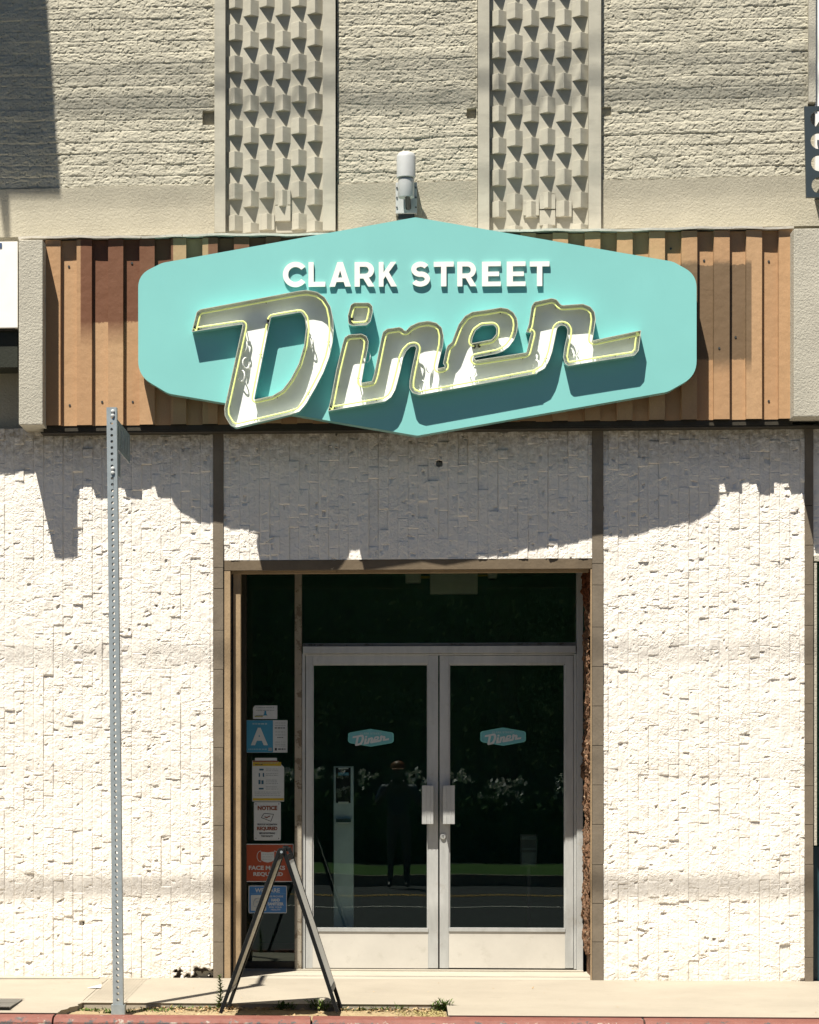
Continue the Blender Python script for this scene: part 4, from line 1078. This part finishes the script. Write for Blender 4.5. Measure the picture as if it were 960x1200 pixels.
# WE CARE
mb = MB(); l, y = sheet(291.3, 336.2, 1038, 1070.3, None, r=1.6); mb.prism([l], yG-.003, yG, 0); l2, _ = sheet(292.2, 335.4, 1038.9, 1069.4, None, r=1.2); mb.flat([l2], yG-.0036, 1)
write(mb, 'WE CARE', 299, 328, 1041, 1046, y1_, 0, .02)
rect(mb, 294, 335, 1047.2, 1047.6, y1_, 2); l3 = to_xz(fillet([(294,1049),(312,1049),(312,1067.4),(294,1067.4)], 1, 3), y1_); mb.flat([l3], y1_, 0)
outline([(297,1057),(300,1053),(306,1053),(308,1059),(302,1063),(297.5,1062)], .5, 2); outline([(300,1057),(304,1056),(305,1060)], .4, 2)
write(mb, 'WE PROVIDE', 314, 332, 1049.6, 1051.6, y1_, 0, .02); write(mb, 'HAND', 318, 328, 1053, 1056.6, y1_, 0, .05); write(mb, 'SANITIZER', 313.8, 332.4, 1057.6, 1061.2, y1_, 0, .05)
write(mb, 'FOR YOUR', 315.6, 330.4, 1062.4, 1064.2, y1_, 0, .02); write(mb, 'HEALTH', 317.6, 328.4, 1065.2, 1067, y1_, 0, .02)
sticker('sanitizer_notice', mb, [cW, cT, C('sticker_line_blue', (.12,.3,.55))], 'blue hand sanitizer notice, lowest on the side window', 'notice')
# little versions of the sign on both doors
for (xa, xb, ya, yb, lab) in ((408, 461.4, 854.2, 875, 'turquoise diner sticker on the left door'), (563, 616.3, 852.6, 874, 'turquoise diner sticker on the right door')):
    mp = lambda P: [(xa + (q[0]-162)/654.5*(xb-xa), ya + (q[1]-254.5)/256*(yb-ya)) for q in P]
    yd = G-.0085
    mb = MB(); mb.prism([to_xz(mp(fillet(SIGN, 20, 5)), yd-.002)], yd-.002, yd, 0)
    ins = [(489+(q[0]-489)*.95, 382+(q[1]-382)*.92) for q in fillet(SIGN, 20, 5)]
    mb.flat([to_xz(mp(ins), yd-.0026)], yd-.0026, 1)
    for P, H in ((D_out, [D_hole]), (I_out, [E_hole]), (DOT, [])): mb.flat([to_xz(mp(fillet(P, 3, 2)), yd-.0034)] + [to_xz(mp(fillet(h_, 3, 2)), yd-.0034) for h_ in H], yd-.0034, 2)
    for c, a, b in CAPS:
        q = mp([(a, 336), (b, 307)]); p0, p1 = W(q[0][0], q[0][1], yd-.0034), W(q[1][0], q[1][1], yd-.0034)
        mb.flat(caps_loops(c, p0.x, p1.x, p0.z, p1.z), yd-.0034, 3)
    thing_mesh(mb.build('door_sticker', [C('sticker_teal_edge', (.13,.42,.38)), C('sticker_teal', (.10,.30,.32)), C('sticker_logo_white', (.42,.44,.44)), C('sticker_caps', (.26,.38,.38))]), lab, 'sticker', 'stickers on the doors')

# ------------------------------------------------------------------ inside, behind the glass
M['dimgrey'] = paint('grey_stand', (0.55, 0.62, 0.62), 0.5); M['ivory'] = paint('aged_ivory_plastic', (0.55, 0.50, 0.36), 0.5)
ys = 1.15
st = empty('sanitizer_stand', tuple(W(403, 1100, ys)), 'grey hand sanitizer stand inside the left door', 'stand')
mb = MB(); mb.box(WX(391, ys), WX(414.6, ys), ys, ys+.08, ZW+.02, WZ(898, ys)); mb.build('column', M['dimgrey'], st, bevel=.006)
mb = MB(); mb.pbox(393.6, 411, 899.5, 941, ys-.004, ys+.01); mb.build('dispenser', M['black'], st, bevel=.002)
mb = MB(); mb.pbox(396.5, 408.4, 899.8, 901.3, ys-.007, ys-.0045); mb.pbox(396.5, 408.6, 939.6, 942.2, ys-.009, ys-.0045); mb.pbox(396.4, 408.6, 905.4, 908.8, ys-.007, ys-.0045, 1)
mb.build('dispenser_trim', [M['white'], cB], st)
mb = MB(); mb.pbox(393.8, 411.2, 959.6, 963.6, ys-.05, ys-.0005); mb.pbox(396, 409, 963.7, 965.6, ys-.045, ys-.01, 1); mb.build('drip_tray', [M['tealdark'], M['white']], st, bevel=.001)
mb = MB(); mb.box(WX(385, ys), WX(421, ys), ys-.15, ys+.2, ZW-.018, ZW+.02); mb.build('foot_plate', M['dimgrey'], st)
ye = .98
em = empty('emergency_light', tuple(W(530, 690, ye)), 'ivory emergency light box with two lamp heads behind the transom glass', 'emergency light')
mb = MB(); mb.pbox(504, 560, 660, 696, ye, ye+.09); mb.build('battery_box', M['ivory'], em, bevel=.006)
mb = MB(); mb.pbox(475, 493.5, 664, 683, ye-.02, ye+.07); mb.build('lamp_head', M['ivory'], em, bevel=.012)
mb = MB(); mb.pbox(572, 583, 664, 677.5, ye-.02, ye+.07); mb.build('lamp_head', M['ivory'], em, bevel=.012)
mb = MB(); mb.pbox(493.6, 503.8, 675, 677.6, ye+.02, ye+.04); mb.pbox(560.2, 571.8, 673.4, 675.4, ye+.02, ye+.04); mb.build('arm', cY, em)
mb = MB(); p = W(532, 660, ye); mb.box(p.x-.05, p.x+.05, ye+.02, ye+.07, p.z-.001, 3.099); mb.build('ceiling_mount', M['ivory'], em)
ypn = 1.6
mb = MB(); mb.pbox(610, 629.5, 978, 1016, ypn, ypn+.012); rect(mb, 611.5, 628, 980, 984, ypn-.001, 1); rect(mb, 611.5, 628, 994, 996, ypn-.001, 1); rect(mb, 611.5, 628, 999, 1014, ypn-.001, 1)
mb.box(WX(618, ypn), WX(622, ypn), ypn+.013, ypn+.03, ZW-.02, WZ(1000, ypn)); mb.box(WX(606, ypn), WX(634, ypn), ypn-.08, ypn+.12, ZW-.02, ZW)
thing_mesh(mb.build('menu_stand', [paint('dim_paper_edge', (.05,.06,.06)), C('dim_paper', (.12,.15,.15))]), 'faint menu stand standing inside the right door', 'stand')

# ------------------------------------------------------------------ weeds, litter, drain, scrap of paper on the pavement strip
def leaf(mb, base, d, ln, wd, droop, mi=0):
    d = d.normalized(); s = d.cross(Vector((0,0,1)))
    if s.length < .1: s = Vector((1,0,0))
    s.normalize(); p0 = base; p1 = base + d*ln*.5 + Vector((0,0,-droop*ln*.15)); p2 = base + d*ln + Vector((0,0,-droop*ln*.6))
    mb.add([p0 - s*wd*.2, p0 + s*wd*.2, p1 + s*wd*.5, p2, p1 - s*wd*.5], [(0,1,2,4), (4,2,3)], mi)
def weed(px, py, h, kind, label, sp=.06):
    h *= 1.35 if kind != 'tall' else 1.05; sp *= 1.2
    p = W(px, py, -1.9); 
    # keep the picture spot, but stand it on the dirt
    d = ray(px, py); t = (ZC + .125)/-d.z; x, y = d.x*t, -D + d.y*t; y = min(max(y, YK+.02), YI-.015); x = WX(px, y); z = zdirt(x, y)
    mb = MB(); b = Vector((x, y, z-.005))
    if kind == 'tall':
        mb.tube([b, b + Vector((.01, 0, h*.5)), b + Vector((.004, .01, h))], .003, 5, mi=0)
        for i in range(64):
            f = .08 + .92*i/64; a = i*2.4
            leaf(mb, b + Vector((.01*math.sin(f*3), 0, h*f)), Vector((math.cos(a), math.sin(a), .75)), .062*(1.15-f*.7), .014, .5)
    else:
        n = {'clump': 150, 'tuft': 60, 'low': 110}[kind]
        for i in range(n):
            a = rnd.uniform(0, 6.28); e = rnd.uniform(.25, 1.5); q = b + Vector((rnd.gauss(0, sp*.35), rnd.gauss(0, sp*.22), rnd.uniform(0, h*.4) if kind == 'clump' else 0))
            leaf(mb, q, Vector((math.cos(a), math.sin(a), e)), rnd.uniform(.4, 1)*h*(.6 if kind == 'clump' else .9), rnd.uniform(.004, .007) if kind == 'tuft' else rnd.uniform(.005, .012), rnd.uniform(.1, .9))
    return thing_mesh(mb.build('weed', M['weed']), label, 'weed', 'weeds on the dirt strip')
weed(256.5, 1184, .20, 'tall', 'tall single weed left of the sandwich board')
weed(374.5, 1180, .10, 'clump', 'dark green weed clump under the right leg of the sandwich board', .09)
weed(333, 1178, .075, 'clump', 'weed clump between the legs of the sandwich board', .07)
weed(467, 1180, .085, 'tuft', 'spiky weed halfway between the sandwich board and the joint', .05)
weed(519, 1176, .10, 'clump', 'weed clump at the pavement joint by the grass', .07)
weed(445, 1181, .06, 'low', 'low weed right of the sandwich board', .10)
weed(424, 1177, .05, 'low', 'small weed close to the slab edge right of the sandwich board', .06)
weed(404, 1177, .07, 'tuft', 'thin weed just right of the sandwich board foot', .05)
weed(238, 1182, .06, 'low', 'low dark weed left of the tall weed', .12)
weed(205, 1183, .05, 'low', 'low weed between the post and the tall weed', .12)
weed(146, 1187, .05, 'low', 'low weed at the foot of the post', .08)
weed(131, 1187, .045, 'low', 'low weed left of the post foot', .06)
weed(108, 1185, .04, 'low', 'sparse weed by the broken slab edge', .10)
weed(180, 1186, .035, 'low', 'flat weed right of the post', .14)
mb = MB()                                     # dead grass in the corner by the joint, and a green fringe along the kerb
for i in range(2600):
    if rnd.random() < .62: x, y = rnd.uniform(-.02, JX-.015), rnd.uniform(YK+.02, YI-.03); x = x if rnd.random() < (x+.1)/.35 else rnd.uniform(.1, JX-.02); c_ = 0; h = rnd.uniform(.02, .055)
    else: x, y = rnd.uniform(-1.95, .25), YK + abs(rnd.gauss(0, .035)) + .008; c_ = rnd.random() < .4; h = rnd.uniform(.010, .026)*(1 if math.sin(x*9)+math.sin(x*23+1) > -.3 else .2)
    a = rnd.uniform(0, 6.28); leaf(mb, Vector((x, y, zdirt(x, y)-.002)), Vector((math.cos(a), math.sin(a), rnd.uniform(.1, 1.3))), h, .004, .6, int(c_))
tag(mb.build('dry_grass', [M['straw'], M['weed']]), 'dry straw coloured grass in the corner of the dirt strip', 'grass', kind='stuff')
mb = MB()
for i in range(1500):
    x = rnd.uniform(-1.6, .2); y = YI - .01 - abs(rnd.gauss(0, .07)) if rnd.random() < .8 else rnd.uniform(YK+.02, YI-.02)
    if rnd.random() > .55 + .45*math.sin(x*5+1): continue
    y = max(y, YK+.02); a = rnd.uniform(0, 6.28)
    leaf(mb, Vector((x, y, zdirt(x, y)+rnd.uniform(.002, .012))), Vector((math.cos(a), math.sin(a), rnd.uniform(-.1, .5))), rnd.uniform(.012, .034), rnd.uniform(.008, .018), rnd.uniform(-.5, .5))
tag(mb.build('leaf_litter', M['litter']), 'dry brown leaves scattered along the slab edge', 'leaf litter', kind='stuff')
mb = MB()
for i in range(60):
    x, y = rnd.uniform(-2.6, 2.7), rnd.uniform(-2.1, -.05) 
    if -1.95 < x < JX+.03 and y < YI+.03: continue
    leaf(mb, Vector((x, y, zwalk(y)+.003)), Vector((rnd.uniform(-1,1), rnd.uniform(-1,1), .05)), rnd.uniform(.008,.03), rnd.uniform(.005,.012), 0)
tag(mb.build('pavement_litter', M['litter']), 'scattered leaf scraps on the pavement', 'leaf litter', kind='stuff')
def on_walk(px, py):
    d = ray(px, py); t = (ZC - ZW)/-d.z
    for _ in range(4): t = (ZC - zwalk(min(0, -D + d.y*t)))/-d.z
    return d.x*t, -D + d.y*t
gx, gy0 = on_walk(-16, 1184); _, gy1 = on_walk(-16, 1172.5); gx1, _ = on_walk(27, 1172.5); gx0, _ = on_walk(-60, 1172.5)
dg = empty('drain_grate', (gx, (gy0+gy1)/2, zwalk(gy0)), 'dark steel grate set in the pavement at the left corner', 'grate')
mb = MB(); mb.box(gx0, gx1, gy0, gy1, zwalk(gy0)-.02, zwalk(gy1)+.002); mb.build('pit', M['black'], dg)
mb = MB(); n = 26
for i in range(n): x = gx0 + (gx1-gx0)*(i+.5)/n; mb.box(x-.006, x+.006, gy0, gy1, zwalk(gy1)+.0025, zwalk(gy1)+.009)
for y in (gy0, (gy0+gy1)/2, gy1): mb.box(gx0-.01, gx1+.01, y-.008, y+.008, zwalk(gy1)+.0095, zwalk(gy1)+.012)
mb.build('bars', M['grate'], dg)
px_c = on_walk(112, 1158); mb = MB(); zz_ = zwalk(px_c[1])
P = [(px_c[0]-.05, px_c[1]-.05, zz_+.004), (px_c[0]+.015, px_c[1]-.05, zz_+.006), (px_c[0]+.035, px_c[1]+.03, zz_+.022), (px_c[0]+.0, px_c[1]+.04, zz_+.012), (px_c[0]+.035, px_c[1]-.02, zz_+.004)]
mb.add(P, [(0,1,3), (1,4,2,3)]); thing_mesh(mb.build('paper_scrap', M['white']), 'crumpled white paper scrap lying on the pavement near the post', 'litter')

# ------------------------------------------------------------------ across the street (seen mirrored in the glass)
def leaves(n, fn, size):
    P, F_ = [], []
    for i in range(n):
        c = fn(); a = Vector((rnd.gauss(0,1), rnd.gauss(0,1), rnd.gauss(0,1))).normalized(); b = a.orthogonal().normalized(); s = size*rnd.uniform(.5, 1.2); k_ = len(P)
        P += [c + a*s, c + b*s*.55, c - a*s, c - b*s*.55]; F_.append((k_, k_+1, k_+2, k_+3))
    return P, F_
hd = empty('hedge', (0, -25.6, -.11), 'low clipped green hedge across the street', 'hedge')
mb = MB(); mb.add(*leaves(9000, lambda: Vector((rnd.uniform(-9, 9), -25.6 + rnd.uniform(-.5, .5), rnd.uniform(-.1, .95 + .1*math.sin(rnd.uniform(0, 6))))), .09)); mb.build('foliage', M['hedge'], hd)
mb = MB(); mb.box(-9, 9, -25.95, -25.25, -.11, .75); mb.build('core', M['hedge'], hd)
for q in range(60):
    x = rnd.uniform(-7.5, 7); z0 = rnd.uniform(.95, 1.4); mb = MB()
    mb.tube([(x, -25.4, .7), (x+.02, -25.4, z0)], .01, 5, mi=1)
    for i in range(14):
        c = Vector((x + rnd.gauss(0, .09), -25.4 + rnd.gauss(0, .09), z0 + rnd.gauss(0, .05))); a = Vector((rnd.gauss(0,1), rnd.gauss(0,1), rnd.gauss(0,1))).normalized(); b = a.orthogonal()
        mb.add([c + a*.045, c + b*.035, c - a*.045, c - b*.035], [(0,1,2,3)])
    thing_mesh(mb.build('white_flower', [M['petal'], M['weed']]), 'white flower head above the hedge across the street', 'flower', 'white flowers along the hedge')
for q, (x, y, h) in enumerate(((-14, -34, 9), (-8.5, -32, 8), (-3.5, -35, 10), (2, -32, 8.5), (7, -35, 10), (12.5, -33, 9), (-20, -36, 11), (18, -36, 10))):
    t = empty('tree', (x, y, -.3), 'dark leafy street tree number-free in the row across the road'.replace(' number-free', ''), 'tree', 'trees across the street')
    mb = MB(); mb.tube([(x, y, -.3), (x+.1, y, h*.3), (x+.05, y+.1, h*.7)], .22, 8); mb.build('trunk', M['bark'], t)
    cl = [(Vector((x + rnd.gauss(0, 1.7), y + rnd.gauss(0, 1.3), rnd.uniform(1.5, h)))) for _ in range(16)]
    mb = MB(); mb.add(*leaves(12000, lambda: (lambda c: c + Vector((rnd.gauss(0, .7), rnd.gauss(0, .7), rnd.gauss(0, .6))))(rnd.choice(cl)), .075)); mb.build('crown', M['tree'], t)
tag_w = MB(); tag_w.box(-60, 60, -44, -43, -.3, 7); thing_mesh(tag_w.build('dark_wall', paint('far_dark_wall', (.03,.035,.03))), 'long dark wall behind the trees across the street', 'wall')

# the photographer, mirrored faintly in the left door
px, py = 0.0, -18.62
def skin(name, pts, edges, mat, parent, sub=2):
    me = bpy.data.meshes.new(name); me.from_pydata([p[:3] for p in pts], edges, []); o = bpy.data.objects.new(name, me); COL.objects.link(o)
    m = o.modifiers.new('s', 'SKIN'); 
    for v, p in zip(me.skin_vertices[0].data, pts): v.radius = (p[3], p[4] if len(p) > 4 else p[3])
    me.skin_vertices[0].data[0].use_root = True
    s = o.modifiers.new('d', 'SUBSURF'); s.levels = s.render_levels = sub; me.materials.append(mat)
    bpy.context.view_layer.update(); me2 = bpy.data.meshes.new_from_object(o.evaluated_get(bpy.context.evaluated_depsgraph_get())); o.modifiers.clear(); o.data = me2
    me2.polygons.foreach_set('use_smooth', [True]*len(me2.polygons)); put(o, parent); return o
zg = -.262
per = empty('person', (px, py, zg), 'standing person in a blue shirt and orange cap holding a camera', 'person')
V = lambda x, y, z, r, r2=None: (px+x, py+y, zg+z, r, r2 or r)
body = [V(0,0,.95,.15,.11), V(0,0,1.15,.14,.10), V(0,.01,1.36,.16,.10), V(0,.02,1.46,.06), V(0,.04,1.53,.06), V(0,.05,1.62,.085,.10), V(0,.05,1.69,.07,.08),
        V(-.09,0,.88,.09), V(-.11,.01,.48,.06), V(-.12,0,.09,.04), V(-.13,.13,.035,.035), V(.09,0,.88,.09), V(.11,.01,.48,.06), V(.12,0,.09,.04), V(.13,.13,.035,.035),
        V(-.20,.01,1.40,.055), V(-.30,.10,1.17,.042), V(-.10,.36,1.44,.03), V(-.06,.40,1.50,.035), V(.20,.01,1.40,.055), V(.30,.10,1.17,.042), V(.10,.36,1.44,.03), V(.06,.40,1.50,.035)]
ed = [(0,1),(1,2),(2,3),(3,4),(4,5),(5,6),(0,7),(7,8),(8,9),(9,10),(0,11),(11,12),(12,13),(13,14),(2,15),(15,16),(16,17),(17,18),(2,19),(19,20),(20,21),(21,22)]
skin('person_body', body, ed, paint('skin_and_dark_clothes', (.07,.06,.055)), per)
bl = paint('blue_shirt', (.015,.028,.06))
skin('shirt', [V(0,0,.93,.165,.125), V(0,0,1.15,.155,.115), V(0,.01,1.36,.175,.115), V(-.20,.01,1.40,.07), V(-.29,.09,1.19,.056), V(.20,.01,1.40,.07), V(.29,.09,1.19,.056)], [(0,1),(1,2),(2,3),(3,4),(2,5),(5,6)], bl, per)
mb = MB(); mb.lathe((px, py+.05, zg+1.65), [(.105, 0), (.108, .03), (.09, .08), (.05, .11), (.002, .12)], n=20); mb.obox((px, py+.16, zg+1.655), .15, .12, .012, Matrix.Rotation(R(-8), 3, 'X')); mb.build('cap', paint('orange_cap', (.22,.07,.018)), per, smooth=True)
cm = empty('camera_in_hand', (px, py+.42, zg+1.5), 'black camera held up by the person', 'camera')
mb = MB(); mb.box(px-.065, px+.065, py+.38, py+.43, zg+1.46, zg+1.55); mb.build('camera_body', M['black'], cm, bevel=.01)
mb = MB(); mb.cyl((px, py+.431, zg+1.505), (px, py+.52, zg+1.505), .032, n=18); mb.build('lens_barrel', M['black'], cm)
